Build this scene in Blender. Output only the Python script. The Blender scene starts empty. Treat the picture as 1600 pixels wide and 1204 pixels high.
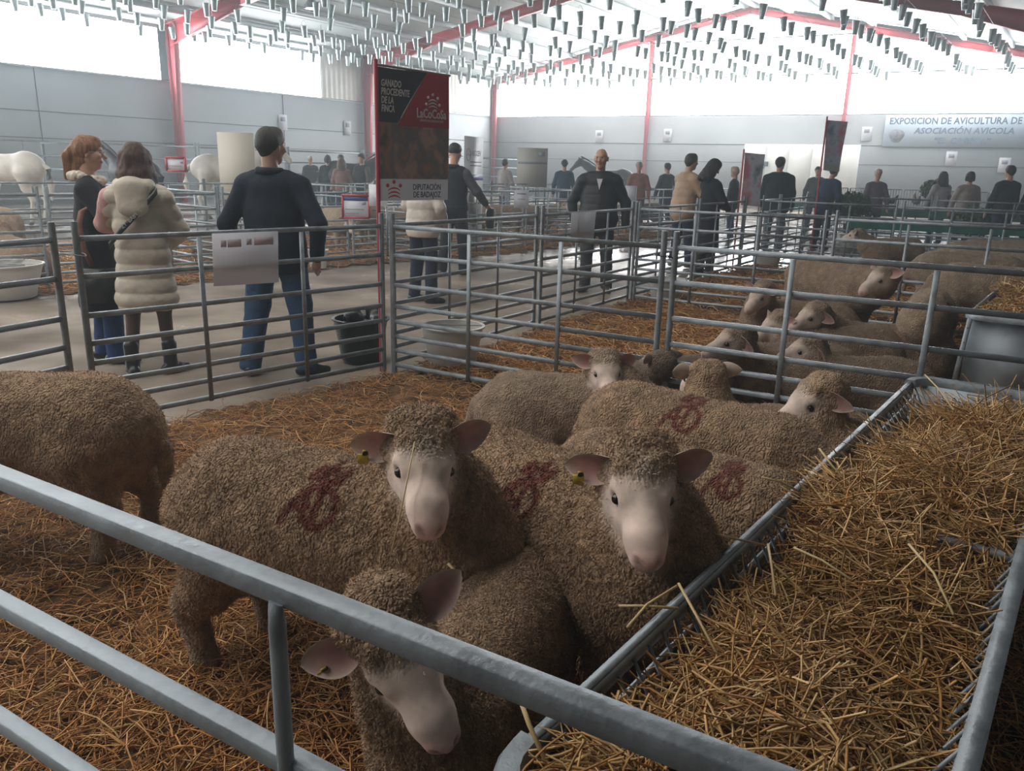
import bpy, math, random
import numpy as np
from mathutils import Vector, Matrix
# ------------------------------------------------------------------ camera, light, exposure
SC = bpy.context.scene
CAMH = 1.47; FPX = 1230.0
_p = math.atan((602-263)/FPX); _r = math.radians(1.49)
_fw = np.array([0, math.cos(_p), -math.sin(_p)]); _rt = np.array([1., 0, 0]); _up = np.cross(_rt, _fw)
_R = _rt*math.cos(_r)+_up*math.sin(_r); _U = _up*math.cos(_r)-_rt*math.sin(_r)
cd = bpy.data.cameras.new('camera'); cam = bpy.data.objects.new('camera', cd); SC.collection.objects.link(cam)
cd.sensor_fit = 'HORIZONTAL'; cd.sensor_width = 36; cd.lens = 36*FPX/1600; cd.clip_start = .05; cd.clip_end = 300
cam.matrix_world = Matrix(((_R[0], _U[0], -_fw[0], 0), (_R[1], _U[1], -_fw[1], 0), (_R[2], _U[2], -_fw[2], CAMH), (0, 0, 0, 1)))
SC.camera = cam
SC.view_settings.view_transform = 'Standard'; SC.view_settings.look = 'None'
SC.view_settings.exposure = 0.68; SC.view_settings.gamma = 1.0; SC.view_settings.use_curve_mapping = False
SC.cycles.use_denoising = True
SC.cycles.max_bounces = 6; SC.cycles.diffuse_bounces = 3; SC.cycles.glossy_bounces = 3; SC.cycles.transmission_bounces = 4; SC.cycles.volume_bounces = 0
SC.cycles.sample_clamp_indirect = 6.0; SC.cycles.caustics_reflective = False; SC.cycles.caustics_refractive = False
W = bpy.data.worlds.new('overcast_sky'); SC.world = W; W.use_nodes = True
W.node_tree.nodes['Background'].inputs[0].default_value = (.86, .93, 1, 1)
W.node_tree.nodes['Background'].inputs[1].default_value = 1.0
PANE = 11.0          # brightness of the daylit translucent window panels
SKYL = 5.0           # brightness of the translucent roof sheets
HAZE = 0.008

def at(x, y, z=0.):
    d = (x-800)/FPX*_R-(y-602)/FPX*_U+_fw
    return np.array([0, 0, CAMH])+(z-CAMH)/d[2]*d

def dirxy(x, y, d):
    r = (x-800)/FPX*_R-(y-602)/FPX*_U+_fw
    return r[:2]/r[1]*d

# ------------------------------------------------------------------ helpers
COL = SC.collection
RNG = np.random.default_rng(7)
def mesh_np(name, V, F, mat=None, col=None, smooth=False, mats=None, midx=None):
    """V (n,3); F a list of (m,k) arrays (k 3 or 4) or one array"""
    if not isinstance(F, list): F = [F]
    F = [np.asarray(f, np.int32) for f in F if len(f)]
    me = bpy.data.meshes.new(name)
    me.vertices.add(len(V)); me.vertices.foreach_set('co', np.asarray(V, np.float32).ravel())
    nl = sum(f.size for f in F); nf = sum(len(f) for f in F)
    me.loops.add(nl); me.polygons.add(nf)
    me.loops.foreach_set('vertex_index', np.concatenate([f.ravel() for f in F]))
    tot = np.concatenate([np.full(len(f), f.shape[1], np.int32) for f in F])
    st = np.concatenate([[0], np.cumsum(tot)[:-1]]).astype(np.int32)
    me.polygons.foreach_set('loop_start', st); me.polygons.foreach_set('loop_total', tot)
    if smooth: me.polygons.foreach_set('use_smooth', np.ones(nf, bool))
    for m in (mats or ([mat] if mat else [])): me.materials.append(m)
    if midx is not None: me.polygons.foreach_set('material_index', np.asarray(midx, np.int32))
    me.update(calc_edges=True)
    if col is not None:
        a = me.color_attributes.new('Col', 'FLOAT_COLOR', 'POINT')
        c = np.ones((len(V), 4), np.float32); c[:, :col.shape[1]] = col
        a.data.foreach_set('color', c.ravel())
    return me
def link(name, me, parent=None, **k):
    o = bpy.data.objects.new(name, me); COL.objects.link(o)
    if parent is not None: o.parent = parent
    for a, b in k.items(): o[a] = b
    return o
def empty(name, loc=(0, 0, 0), rz=0., **k):
    o = bpy.data.objects.new(name, None); COL.objects.link(o); o.location = loc; o.rotation_euler = (0, 0, rz)
    o.empty_display_size = .1
    for a, b in k.items(): o[a] = b
    return o
def copy_tree(o, parent=None):
    c = o.copy(); COL.objects.link(c)
    if parent is not None: c.parent = parent
    for ch in list(o.children): copy_tree(ch, c)
    return c
def unit(v): v = np.asarray(v, float); return v/np.linalg.norm(v)

class MB:
    def __init__(s): s.V = []; s.Q = []; s.T = []; s.n = 0; s.qm = []; s.tm = []; s.m = 0; s.N = []
    def add(s, V, Q=None, T=None):
        V = np.asarray(V, float)
        if Q is not None and len(Q): s.Q.append(np.asarray(Q)+s.n); s.qm += [s.m]*len(Q)
        if T is not None and len(T): s.T.append(np.asarray(T)+s.n); s.tm += [s.m]*len(T)
        s.V.append(V); s.n += len(V); return s
    def box(s, c, size, rot=None, taper=1.0):
        h = np.array(size)/2.
        P = np.array([[x, y, z] for z in (-1, 1) for y in (-1, 1) for x in (-1, 1)], float)
        P[4:, :2] *= taper
        P *= h
        if rot is not None: P = P@np.asarray(rot).T
        Q = [[0, 2, 3, 1], [4, 5, 7, 6], [0, 1, 5, 4], [2, 6, 7, 3], [0, 4, 6, 2], [1, 3, 7, 5]]
        return s.add(P+np.array(c, float), Q)
    def beam(s, a, b, w, h, up=(0, 0, 1), bev=0):
        """rectangular tube from a to b, w across, h along up"""
        a = np.array(a, float); b = np.array(b, float); d = unit(b-a); sd = unit(np.cross(d, up)); u = np.cross(sd, d)
        if bev:
            e = bev; prof = [(-w/2+e, -h/2), (w/2-e, -h/2), (w/2, -h/2+e), (w/2, h/2-e), (w/2-e, h/2), (-w/2+e, h/2), (-w/2, h/2-e), (-w/2, -h/2+e)]
        else: prof = [(-w/2, -h/2), (w/2, -h/2), (w/2, h/2), (-w/2, h/2)]
        return s.loft([[p+sd*x+u*y for x, y in prof] for p in (a, b)])
    def loft(s, rings, caps=True, closed=True):
        k = len(rings[0]); V = np.concatenate([np.asarray(r, float) for r in rings]); Q = []
        for i in range(len(rings)-1):
            for j in range(k if closed else k-1):
                j2 = (j+1) % k; Q.append([i*k+j, i*k+j2, (i+1)*k+j2, (i+1)*k+j])
        T = []
        if caps and closed:
            n = len(V); V = np.vstack([V, V[:k].mean(0), V[-k:].mean(0)]); b = (len(rings)-1)*k
            for j in range(k):
                j2 = (j+1) % k; T.append([n, j2, j]); T.append([n+1, b+j, b+j2])
        return s.add(V, Q, T)
    def tube(s, pts, r, seg=10, sq=(1, 1), up=(0, 0, 1)):
        pts = np.array(pts, float); n = len(pts); r = np.broadcast_to(r, (n,)); rings = []
        for i in range(n):
            d = unit(pts[min(i+1, n-1)]-pts[max(i-1, 0)])
            u = np.array(up, float)
            if abs(d@u) > .97: u = np.array([1., 0, 0])
            sd = unit(np.cross(d, u)); uu = np.cross(sd, d)
            a = np.arange(seg)*2*math.pi/seg
            rings.append(pts[i]+r[i]*(np.outer(np.cos(a)*sq[0], sd)+np.outer(np.sin(a)*sq[1], uu)))
        return s.loft(rings)
    def lathe(s, prof, c=(0, 0, 0), seg=24, sx=1, sy=1):
        a = np.arange(seg)*2*math.pi/seg; c = np.array(c, float)
        return s.loft([np.stack([c[0]+r*np.cos(a)*sx, c[1]+r*np.sin(a)*sy, np.full(seg, c[2]+z)], 1) for r, z in prof], caps=False)
    def quad(s, a, b, c, d): return s.add([a, b, c, d], [[0, 1, 2, 3]])
    def mesh(s, name, mat, smooth=False, mats=None):
        return mesh_np(name, np.concatenate(s.V), [q for q in ([np.concatenate(s.Q)] if s.Q else [])+([np.concatenate(s.T)] if s.T else [])],
                       mat, smooth=smooth, mats=mats, midx=(s.qm+s.tm) if mats else None)
    def build(s, name, mat, parent=None, smooth=False, mats=None, **k):
        me = s.mesh(name, mat, smooth, mats)
        if smooth:
            try: me.set_sharp_from_angle(angle=math.radians(40))
            except Exception: pass
        return link(name, me, parent, **k)

def mat(name, c=(.5, .5, .5), rough=.6, metal=0., var=0., vscale=5., bump=0., bscale=40., spec=.5, c2=None, attr=False, emit=None, estr=0, rvar=0, stretch=None, trans=0, sheen=0):
    m = bpy.data.materials.new(name); m.use_nodes = True; nt = m.node_tree; N = nt.nodes; L = nt.links; b = N['Principled BSDF']
    b.inputs['Base Color'].default_value = (*c, 1); b.inputs['Roughness'].default_value = rough; b.inputs['Metallic'].default_value = metal
    b.inputs['Specular IOR Level'].default_value = spec
    if trans: b.inputs['Transmission Weight'].default_value = trans
    if sheen: b.inputs['Sheen Weight'].default_value = sheen
    tc = N.new('ShaderNodeTexCoord'); mp = N.new('ShaderNodeMapping'); L.new(tc.outputs['Object'], mp.inputs[0])
    if stretch: mp.inputs['Scale'].default_value = stretch
    src = None
    if attr:
        a = N.new('ShaderNodeAttribute'); a.attribute_name = 'Col'; src = a.outputs['Color']
    if var or c2 is not None:
        n = N.new('ShaderNodeTexNoise'); n.inputs['Scale'].default_value = vscale; n.inputs['Detail'].default_value = 5; L.new(mp.outputs[0], n.inputs[0])
        mx = N.new('ShaderNodeMix'); mx.data_type = 'RGBA'
        cr = N.new('ShaderNodeMapRange'); cr.inputs[1].default_value = .33; cr.inputs[2].default_value = .67; L.new(n.outputs[0], cr.inputs[0])
        if src is not None:
            mx.blend_type = 'MULTIPLY'; mx.inputs[0].default_value = 1.0; L.new(src, mx.inputs[6])
            g = N.new('ShaderNodeMapRange'); g.inputs[3].default_value = 1-var; g.inputs[4].default_value = 1+var; L.new(cr.outputs[0], g.inputs[0]); L.new(g.outputs[0], mx.inputs[7])
        else:
            L.new(cr.outputs[0], mx.inputs[0])
            lo = tuple(v*(1-var) for v in c); hi = c2 if c2 is not None else tuple(min(1, v*(1+var)) for v in c)
            mx.inputs[6].default_value = (*lo, 1); mx.inputs[7].default_value = (*hi, 1)
        src = mx.outputs[2]
        if rvar:
            g = N.new('ShaderNodeMapRange'); g.inputs[3].default_value = max(0, rough-rvar); g.inputs[4].default_value = rough+rvar; L.new(cr.outputs[0], g.inputs[0]); L.new(g.outputs[0], b.inputs['Roughness'])
    if src is not None: L.new(src, b.inputs['Base Color'])
    if bump:
        n = N.new('ShaderNodeTexNoise'); n.inputs['Scale'].default_value = bscale; n.inputs['Detail'].default_value = 4; L.new(mp.outputs[0], n.inputs[0])
        bu = N.new('ShaderNodeBump'); bu.inputs['Strength'].default_value = bump; bu.inputs['Distance'].default_value = .02; L.new(n.outputs[0], bu.inputs['Height']); L.new(bu.outputs[0], b.inputs['Normal'])
    if emit: b.inputs['Emission Color'].default_value = (*emit, 1); b.inputs['Emission Strength'].default_value = estr
    return m

M = {}
M['galv'] = mat('galvanised_steel', (.28, .32, .35), .48, .38, var=.22, vscale=14, bump=.12, bscale=60, rvar=.12)
M['galvsheet'] = mat('galvanised_sheet', (.34, .39, .43), .58, .35, var=.25, vscale=5, bump=.06, bscale=20, rvar=.12)
M['galvbucket'] = mat('zinc_bucket', (.42, .50, .50), .35, .6, var=.15, vscale=8)
M['wire'] = mat('wire', (.25, .27, .28), .5, .6)
M['red'] = mat('red_paint', (.42, .045, .06), .45, 0, var=.12, vscale=2)
M['wallpanel'] = mat('concrete_panel', (.33, .355, .37), .8, 0, var=.06, vscale=.6)
M['dark'] = mat('dark_joint', (.08, .085, .09), .8)
M['pane'] = mat('translucent_window', (.8, .8, .8), .5, emit=(.90, .96, 1), estr=PANE)
M['skyl'] = mat('translucent_roof_sheet', (.8, .8, .8), .5, emit=(1, .965, .92), estr=SKYL)
M['roof'] = mat('roof_sheet', (.46, .50, .49), .6, 0, var=.08, vscale=1.0)
M['corr'] = mat('corrugated_sheet', (.62, .60, .55), .5, 0, var=.08, vscale=2)
M['purlin'] = mat('purlin_steel', (.40, .43, .43), .5, .3)
M['white'] = mat('white_plastic', (.62, .61, .58), .45, 0, var=.06, vscale=6)
M['paper'] = mat('white_paper', (.78, .79, .84), .6)
def backlit(m, k=.4):
    nt = m.node_tree; N = nt.nodes; L = nt.links; b = N['Principled BSDF']; o = N['Material Output']; t = N.new('ShaderNodeBsdfTranslucent'); mx = N.new('ShaderNodeMixShader'); mx.inputs[0].default_value = k
    src = b.inputs['Base Color'].links; t.inputs['Color'].default_value = b.inputs['Base Color'].default_value
    if src: L.new(src[0].from_socket, t.inputs['Color'])
    L.new(b.outputs[0], mx.inputs[1]); L.new(t.outputs[0], mx.inputs[2]); L.new(mx.outputs[0], o.inputs['Surface']); return m
backlit(M['paper'], .35)
M['black'] = mat('black_rubber', (.012, .012, .013), .38, 0, bump=.2, bscale=30)
M['soil'] = mat('straw_litter', (.075, .038, .016), .95, 0, var=.45, vscale=9, bump=.8, bscale=45, c2=(.24, .13, .055))
M['straw'] = mat('straw', rough=.55, attr=True, var=.18, vscale=30, spec=.3)

# ------------------------------------------------------------------ hall shell
C0 = np.array([-1.43, 45.37]); LD = unit([-14.16, -20.16]); BD = unit([21.85, -11.59]); RD = np.array([BD[1], -BD[0]])   # RD runs from back right corner to the front
HW = 13.45; EAVE = 5.97; RIDGE = 8.74; SLOPE = (RIDGE-EAVE)/HW
def PL(s, z): return np.array([*(C0+LD*s), z])
def PB(t, z): return np.array([*(C0+BD*t), z])
nL = np.array([-LD[1], LD[0]])*-1   # pointing into the hall?
if nL@(np.array([5, 20])-C0) < 0: nL = -nL
nB = np.array([BD[1], -BD[0]])
if nB@(np.array([0, 0])-C0) < 0: nB = -nB
LLEN = 52.
CR = C0+BD*2*HW
def vec3(p, z): return np.array([p[0], p[1], z])
# floor
fl = MB(); fl.box((0, 18, -.1), (90, 90, .2)); fm = M['floor'] = mat('wet_concrete', (.19, .155, .125), .17, 0, var=.3, vscale=.9, bump=.05, bscale=6, c2=(.33, .28, .23), rvar=.13, spec=.6)
fl.build('floor', fm, kind='structure')
def wall_slab(mb, a, b, z0, z1, n, th=.25):
    """slab whose inner face runs a-b; n points inward"""
    a = np.asarray(a); b = np.asarray(b); o = -n*th
    mb.add([vec3(a, z0), vec3(b, z0), vec3(b+o, z0), vec3(a+o, z0), vec3(a, z1), vec3(b, z1), vec3(b+o, z1), vec3(a+o, z1)],
           [[0, 1, 5, 4], [1, 2, 6, 5], [2, 3, 7, 6], [3, 0, 4, 7], [4, 5, 6, 7], [3, 2, 1, 0]])
WB = 4.17
m = MB(); wall_slab(m, C0, C0+LD*LLEN, 0, WB-.04, nL)
w = m.build('wall_left', M['wallpanel'], kind='structure')
m = MB(); wall_slab(m, C0, CR, 0, WB-.04, nB)
m.build('wall_back', M['wallpanel'], kind='structure')
m = MB()
for z in (2.02, 2.83): wall_slab(m, C0+nL*.012, C0+LD*LLEN+nL*.012, z-.012, z+.012, nL, .02)
for s_ in np.arange(4.7, LLEN, 4.75):
    p = C0+LD*s_+nL*.008; m.box(vec3(p, 2.08), (.02, .02, 4.15))
m.build('trim_1', M['dark'], kind='structure')
m = MB()
for z in (2.02, 2.83): wall_slab(m, C0+nB*.012, CR+nB*.012, z-.012, z+.012, nB, .02)
m.build('trim_2', M['dark'], kind='structure')
m = MB(); wall_slab(m, C0+nL*.03, C0+LD*LLEN+nL*.03, WB-.07, WB-.02, nL, .1); m.build('trim_3', M['purlin'], kind='structure')
# upper left wall : corrugated sheet near the corner, translucent window panels between the frames
FR = [0.16, 9.7, 19.1, 28.5, 37.9, 47.3]
m = MB()
def corr(mb, a, b, z0, z1, n, pitch=.28, d=.035):
    L = np.linalg.norm(b-a); k = int(L/pitch*4); u = (b-a)/L; rows = []
    off = [0, 0, d, d]
    for i in range(k+1):
        p = a+u*L*i/k+n*off[i % 4]; rows.append((vec3(p, z0), vec3(p, z1)))
    V = [q for r in rows for q in r]; mb.add(V, [[2*i, 2*i+2, 2*i+3, 2*i+1] for i in range(k)])
corr(m, C0+LD*.2, C0+LD*12.15, WB, EAVE, nL)
m.build('wall_left_cladding', M['corr'], kind='structure')
def pane(name, a, b, z0, z1, n):
    m = MB(); wall_slab(m, a, b, z0, z1, n, .05); return m.build(name, M['pane'], kind='structure')
for i, (a, b) in enumerate([(12.15, 18.75), (19.45, 28.2), (28.8, 37.6), (38.2, 47)]):
    pane('window_%d' % (i+1), C0+LD*a, C0+LD*b, WB, 5.84, nL)
    m = MB(); wall_slab(m, C0+LD*a+nL*.02, C0+LD*b+nL*.02, 5.84, EAVE, nL, .08); m.build('trim_%d' % (i+4), M['purlin'], kind='structure')
# back gable: translucent panels right up to the roof
for i, (a, b) in enumerate([(.3, 8.78), (8.98, 17.86), (18.06, 26.7)]):
    ts = [a]+([HW] if a < HW < b else [])+[b]; top = [EAVE+SLOPE*(HW-abs(t-HW))-.12 for t in ts]
    m = MB(); V = [PB(t, WB) for t in ts]+[PB(t, z) for t, z in zip(ts, top)]; k = len(ts)
    V2 = [v-np.array([*nB*.06, 0]) for v in V]
    m.add(V+V2, [[j, j+1, k+j+1, k+j] for j in range(k-1)]+[[2*k+j, 2*k+k+j, 2*k+k+j+1, 2*k+j+1] for j in range(k-1)])
    m.build('window_%d' % (i+5), M['pane'], kind='structure')
m = MB()
for z in (5.84, 7.45):
    t0 = max(0.3, HW-(RIDGE-z)/SLOPE+.2); t1 = 2*HW-t0
    m.beam(PB(t0, z)+np.array([*nB*.05, 0]), PB(t1, z)+np.array([*nB*.05, 0]), .05, .05)
m.build('trim_8', M['dark'], kind='structure')
# right and front walls (out of the picture, they close the hall)
RL = 46.
m = MB(); wall_slab(m, CR, CR+RD*RL*(-1 if RD@(np.array([10, 0])-CR) < 0 else 1), 0, EAVE, -BD); m.build('wall_right', M['wallpanel'], kind='structure')
a = C0+LD*LLEN; m = MB(); wall_slab(m, a, a+BD*(2*HW+8), 0, EAVE+3, -nB*1.0); m.build('wall_front', M['wallpanel'], kind='structure')
# roof
def RP(t, s, dz=0): # point on the roof underside, t across from the left wall, s along from the back wall
    p = C0+LD*s+BD*t; return np.array([p[0], p[1], EAVE+SLOPE*(HW-abs(t-HW))+dz])
m = MB(); sk = MB()
strips = [(4.9, 6.0), (10.4, 11.5)]
def roofstrip(mb, t0, t1, s0, s1, dz=.22):
    mb.add([RP(t0, s0, dz), RP(t1, s0, dz), RP(t1, s1, dz), RP(t0, s1, dz)], [[0, 1, 2, 3]])
cuts = [-.6, 3.4, 4.6, 7.4, 8.6, 11.2, 12.6, HW]
for side in (0, 1):
    for i in range(len(cuts)-1):
        t0, t1 = cuts[i], cuts[i+1]
        if side: t0, t1 = 2*HW-t1, 2*HW-t0
        if i in (1, 3, 5):
            for s0, s1, kind in ((-.3, 7.5, 1), (7.5, 11.5, 0), (11.5, 15.5, 0), (15.5, 22.5, 0), (22.5, 33, 0), (33, 48, 1), (48, LLEN, 0)):  # last lit stretch, above the camera and out of view, is added as fill
                roofstrip(sk if kind else m, t0, t1, s0, s1)
        else: roofstrip(m, t0, t1, -.3, LLEN)
m.build('ceiling', M['roof'], kind='structure')
sk.build('window_8', M['skyl'], kind='structure')
m = MB()
for t in [1.2+i*1.75 for i in range(7)]+[13.2]:
    for tt in (t, 2*HW-t): m.beam(RP(tt, -.2, .1), RP(tt, LLEN, .1), .07, .2)
m.build('trim_9', M['purlin'], kind='structure')
# portal frames: each a column pair and its rafters, one thing per frame
def ibeam(mb, a, b, up, d0, d1, w=.2, tf=.016):
    a = np.array(a, float); b = np.array(b, float); d = unit(b-a); sd = unit(np.cross(d, up)); u = np.cross(sd, d)
    def slab(o0, o1, ww, h): # center offset along u at each end
        r = []
        for p, o in ((a, o0), (b, o1)): r.append([p+u*(o)+sd*x*ww/2+u*y*h/2 for x, y in ((-1, -1), (1, -1), (1, 1), (-1, 1))])
        mb.loft(r)
    slab(-tf/2, -tf/2, w, tf); slab(-d0+tf/2, -d1+tf/2, w, tf)
    r = []
    for p, dd in ((a, d0), (b, d1)): r.append([p-u*dd+sd*x*.006 if y < 0 else p+sd*x*.006 for x, y in ((-1, -1), (1, -1), (1, 1), (-1, 1))])
    mb.loft(r)
frame_labels = ['red steel portal frame against the bright end wall', 'red steel portal frame whose column stands behind the tall hanging banner', 'red steel portal frame whose column stands left of the man in the navy coat']
for i, s_ in enumerate(FR[:3]):
    fo = empty('portal_frame', vec3(C0+LD*s_, 0), 0, label=frame_labels[i], category='steel frame', group='red portal frames of the hall')
    def loc(mb): mb.V = [v-np.array(vec3(C0+LD*s_, 0)) for v in mb.V]; return mb
    w0 = .22 if i else .16
    m = MB(); ibeam(m, RP(.08, s_, 0)*[1, 1, 0], RP(.08, s_, .15), [-BD[0], -BD[1], 0], .20, .42 if i else .28, w0); loc(m).build('column', M['red'], fo)
    m = MB(); ibeam(m, RP(2*HW-.08, s_, 0)*[1, 1, 0], RP(2*HW-.08, s_, .15), [BD[0], BD[1], 0], .20, .42 if i else .28, w0); loc(m).build('column', M['red'], fo)
    for sg in (0, 1):
        T = lambda t: t if not sg else 2*HW-t
        m = MB(); ibeam(m, RP(T(0.1), s_, .02), RP(T(3.6), s_, .02), (0, 0, 1), .75 if i else .3, .38 if i else .28, w0); ibeam(m, RP(T(3.6), s_, .02), RP(T(HW), s_, .02), (0, 0, 1), .38 if i else .28, .38 if i else .28, w0)
        loc(m).build('rafter', M['red'], fo)
# gable posts on the back wall
for t, lb in ((8.85, 'slender red steel post on the end wall, behind the man in the dark padded jacket'), (17.96, 'slender red steel post on the end wall, behind the far hanging banner')):
    m = MB(); ibeam(m, PB(t, 0)+np.array([*nB*.2, 0]), PB(t, EAVE+SLOPE*(HW-abs(t-HW))-.2)+np.array([*nB*.2, 0]), [nB[0], nB[1], 0], .18, .18, .14)
    m.build('gable_post', M['red'], label=lb, category='steel post', group='red posts of the end wall')
m = MB()
for t in (5.7, 7.9):
    pass
# ------------------------------------------------------------------ pen hurdles
RZ = [1.08, .885, .68, .53, .422, .315, .215, .108]
def hurdle(Lh=2.0, rails=RZ, h=1.15, braces=(1/3, 2/3), rt=.028, pr=.018, name='sheep_hurdle', detail=True):
    r = empty(name)
    seg = 12 if detail else 6
    for px in (.025, Lh-.025):
        m = MB(); m.tube([(px, 0, 0), (px, 0, h)], pr, seg)
        if detail: m.tube([(px, 0, h), (px, 0, h+.004)], pr*.9, seg)
        m.build('post', M['galv'], r, smooth=True)
    for z in rails:
        m = MB(); m.beam((.03, 0, z-rt/2), (Lh-.03, 0, z-rt/2), rt*.9, rt, bev=.004 if detail else 0); m.build('rail', M['galv'], r)
    for f in braces:
        m = MB(); x = Lh*f; m.beam((x, -.017, rails[-1]-.03), (x, -.017, rails[0]-rt-.001), .012, .028, up=(1, 0, 0), bev=.003 if detail else 0); m.build('brace', M['galv'], r)
    return r
def put(o, a, b, label, group, first=None):
    a = np.array(a, float); b = np.array(b, float); o.location = (a[0], a[1], 0); o.rotation_euler[2] = math.atan2(b[1]-a[1], b[0]-a[0])
    L = np.linalg.norm(b[:2]-a[:2]); o['label'] = label; o['category'] = 'fence panel'; o['group'] = group
# near fence, large in the picture: square tubes, flattened brace
NA = np.array([-.64, .92]); NB_ = np.array([.14, .46]); nd = unit(NB_-NA)
nfa = NA-nd*.75; nfL = 2.6
nf = empty('sheep_hurdle', (*nfa, 0), math.atan2(nd[1], nd[0]), label='galvanised sheep hurdle crossing the foreground, nearest to the viewer', category='fence panel')
for i, z in enumerate([1.09, .895, .685, .53, .422, .315, .215, .108]):
    m = MB(); m.beam((.03, -.0, z-.011), (nfL-.03, -.0, z-.011), .023, .022, bev=.0018); m.build('rail', M['galv'], nf)
bx = float((np.array([-.21, .67])-nfa)@nd)
m = MB()
prof = lambda x, w, d, z, y0=-.0165: [(x+w*math.cos(a), y0+d*math.sin(a), z) for a in [k*math.pi/6 for k in range(12)]]
m.loft([prof(bx+.002, .0088, .0085, z, y0=-.012) for z in (.1, 1.035)]+[prof(bx+.002, .0088, .0085, 1.05, y0=-.012), prof(bx+.002, .0088, .006, 1.063, y0=-.0125), prof(bx+.002, .0095, .0025, 1.072, y0=-.0125)])
b_ = m.build('brace', M['galv'], nf, smooth=True)
for x in (.02, nfL-.02):
    m = MB(); m.tube([(x, 0, 0), (x, 0, 1.15)], .019, 16); m.build('post', M['galv'], nf, smooth=True)

P1 = np.array([-.91, 5.52]); P0 = P1-2.0*np.array([.68, .733]); AD = unit([1.70, -1.0]); P2 = P1+AD*2.02
P5 = np.array([1.31, 9.02]); AIS = unit(P5-P1); P4 = (P1+P5)/2
h0 = hurdle(2.0)
put(h0, P0, P1, 'galvanised hurdle along the aisle carrying the white notice sheet', 'aisle hurdles of the front pen')
def more(a, b, label, group, proto=None):
    o = copy_tree(proto or h0); put(o, a, b, label, group); return o
B2 = P0-.06*np.array([.68, .733])
more(B2-2.0*np.array([.40, .917]), B2, 'galvanised hurdle running off the left edge in front of the woman in black', 'aisle hurdles of the front pen')
h1 = hurdle(2.0); put(h1, P1+AD*.05, P2, 'galvanised hurdle behind the lying sheep, from the banner pole corner rightward', 'hurdles between the two front pens')
more(P2+AD*.05, P2+AD*2.05, 'galvanised hurdle behind the hay rack, right of the double post', 'hurdles between the two front pens')
more(P2+AD*2.1, P2+AD*4.1, 'galvanised hurdle at the right edge crossing in front of the second hay rack', 'hurdles between the two front pens')
hA = hurdle(2.02)
put(hA, P1+AIS*.05, P4, 'galvanised hurdle on the aisle behind the white tub at the banner pole', 'aisle hurdles of the second pen')
more(P4+AIS*.05, P5, 'galvanised hurdle on the aisle carrying a grey notice sheet, in front of the bald man', 'aisle hurdles of the second pen', hA)
hs = hurdle(2.02, detail=False, name='sheep_hurdle')
DL = 4.9
names = ['third', 'fourth', 'fifth']
first = True
def hp(a, b, label, group):
    global first
    if first: o = hs; first = False
    else: o = copy_tree(hs)
    put(o, a, b, label, group)
G3 = 'hurdles of the pens beyond the second one'
desc = {0: ('aisle side of the third pen, its half nearer the viewer', 'aisle side of the third pen, its farther half'), 1: ('aisle side of the fourth pen, its half nearer the viewer', 'aisle side of the fourth pen, its farther half'), 2: ('aisle side of the fifth pen, its half nearer the viewer', 'aisle side of the fifth pen, its farther half')}
for k in range(3):
    for j in range(2):
        a = P5+AIS*(.05+(2*k+j)*2.07); hp(a, a+AIS*2.02, 'galvanised hurdle on the '+desc[k][j], G3)
for k, nm in enumerate(('second and third', 'third and fourth', 'fourth and fifth')):
    for j in range(3 if k else 4):
        a = P5+AIS*(k*DL)+AD*(.05+j*2.07)
        hp(a, a+AD*2.02, 'galvanised hurdle between the %s pens, %s from the aisle' % (nm, ('first', 'second', 'third', 'fourth')[j]), G3)
# pens across the aisle: front line, cross lines
GA = np.array([-6.6, 7.35]); GD = unit([3.1, 3.36]); GN = np.array([-GD[1], GD[0]])
G4 = 'hurdles of the pens across the aisle'
pos = ['at the left edge of the picture', 'behind the woman with the fur collar', 'behind the woman in the cream coat', 'left of the man in the navy coat', 'right of the man in the navy coat', 'behind the banner pole', 'behind the man in the vest', 'right of the roll-up banner', 'behind the bald man', 'behind the man in the beige jacket', 'behind the woman in the long black coat']
gp = GA.copy(); gd = GD
for i in range(10):
    ang = math.radians(47.3+min(i, 8)*.9); gd = np.array([math.cos(ang), math.sin(ang)])
    hp(gp, gp+gd*2.02, 'small galvanised hurdle across the aisle, front, %s' % pos[i], G4)
    if i % 2 == 0:
        gn = np.array([-gd[1], gd[0]])
        for j in range(2):
            hp(gp+gn*(.05+2.07*j), gp+gn*(2.07*j+2.07), 'small cross hurdle across the aisle, %s row, %s' % (('near', 'rear')[j], pos[i]), G4)
    if i < 9:
        gn = np.array([-gd[1], gd[0]]); hp(gp+gn*4.2, gp+gn*4.2+gd*2.02, 'small galvanised hurdle across the aisle, rear line, %s' % pos[i], G4)
    gp = gp+gd*2.07
# horse corrals: taller panels
hc = hurdle(3.0, rails=[1.85, 1.5, 1.15, .8, .45], h=1.95, braces=(.5,), rt=.045, pr=.03, name='horse_corral_panel', detail=False)
cp0 = np.array([-17., 14.2]); cdv = unit([10.5, 12.8])
for i in range(9):
    o = hc if i == 0 else copy_tree(hc)
    a = cp0+cdv*3.06*i; put(o, a, a+cdv*3, 'tall grey horse corral panel near the left wall, %s' % ('leftmost of the line', 'second from the left', 'behind the white horse', 'behind the woman in black', 'in front of the dark horse', 'under the red column', 'behind the pale board', 'behind the man in navy', 'rightmost, in front of the black horse')[i], 'horse corral panels')
    if i % 2 == 1 and i < 8:
        o = copy_tree(hc); n_ = np.array([-cdv[1], cdv[0]]); put(o, a, a+n_*3, 'tall grey corral cross panel running toward the left wall, %s' % ('left of the white horse', 'beside the dark horse', 'beside the pale board', 'left of the black horse')[i//2], 'horse corral panels')

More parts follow.
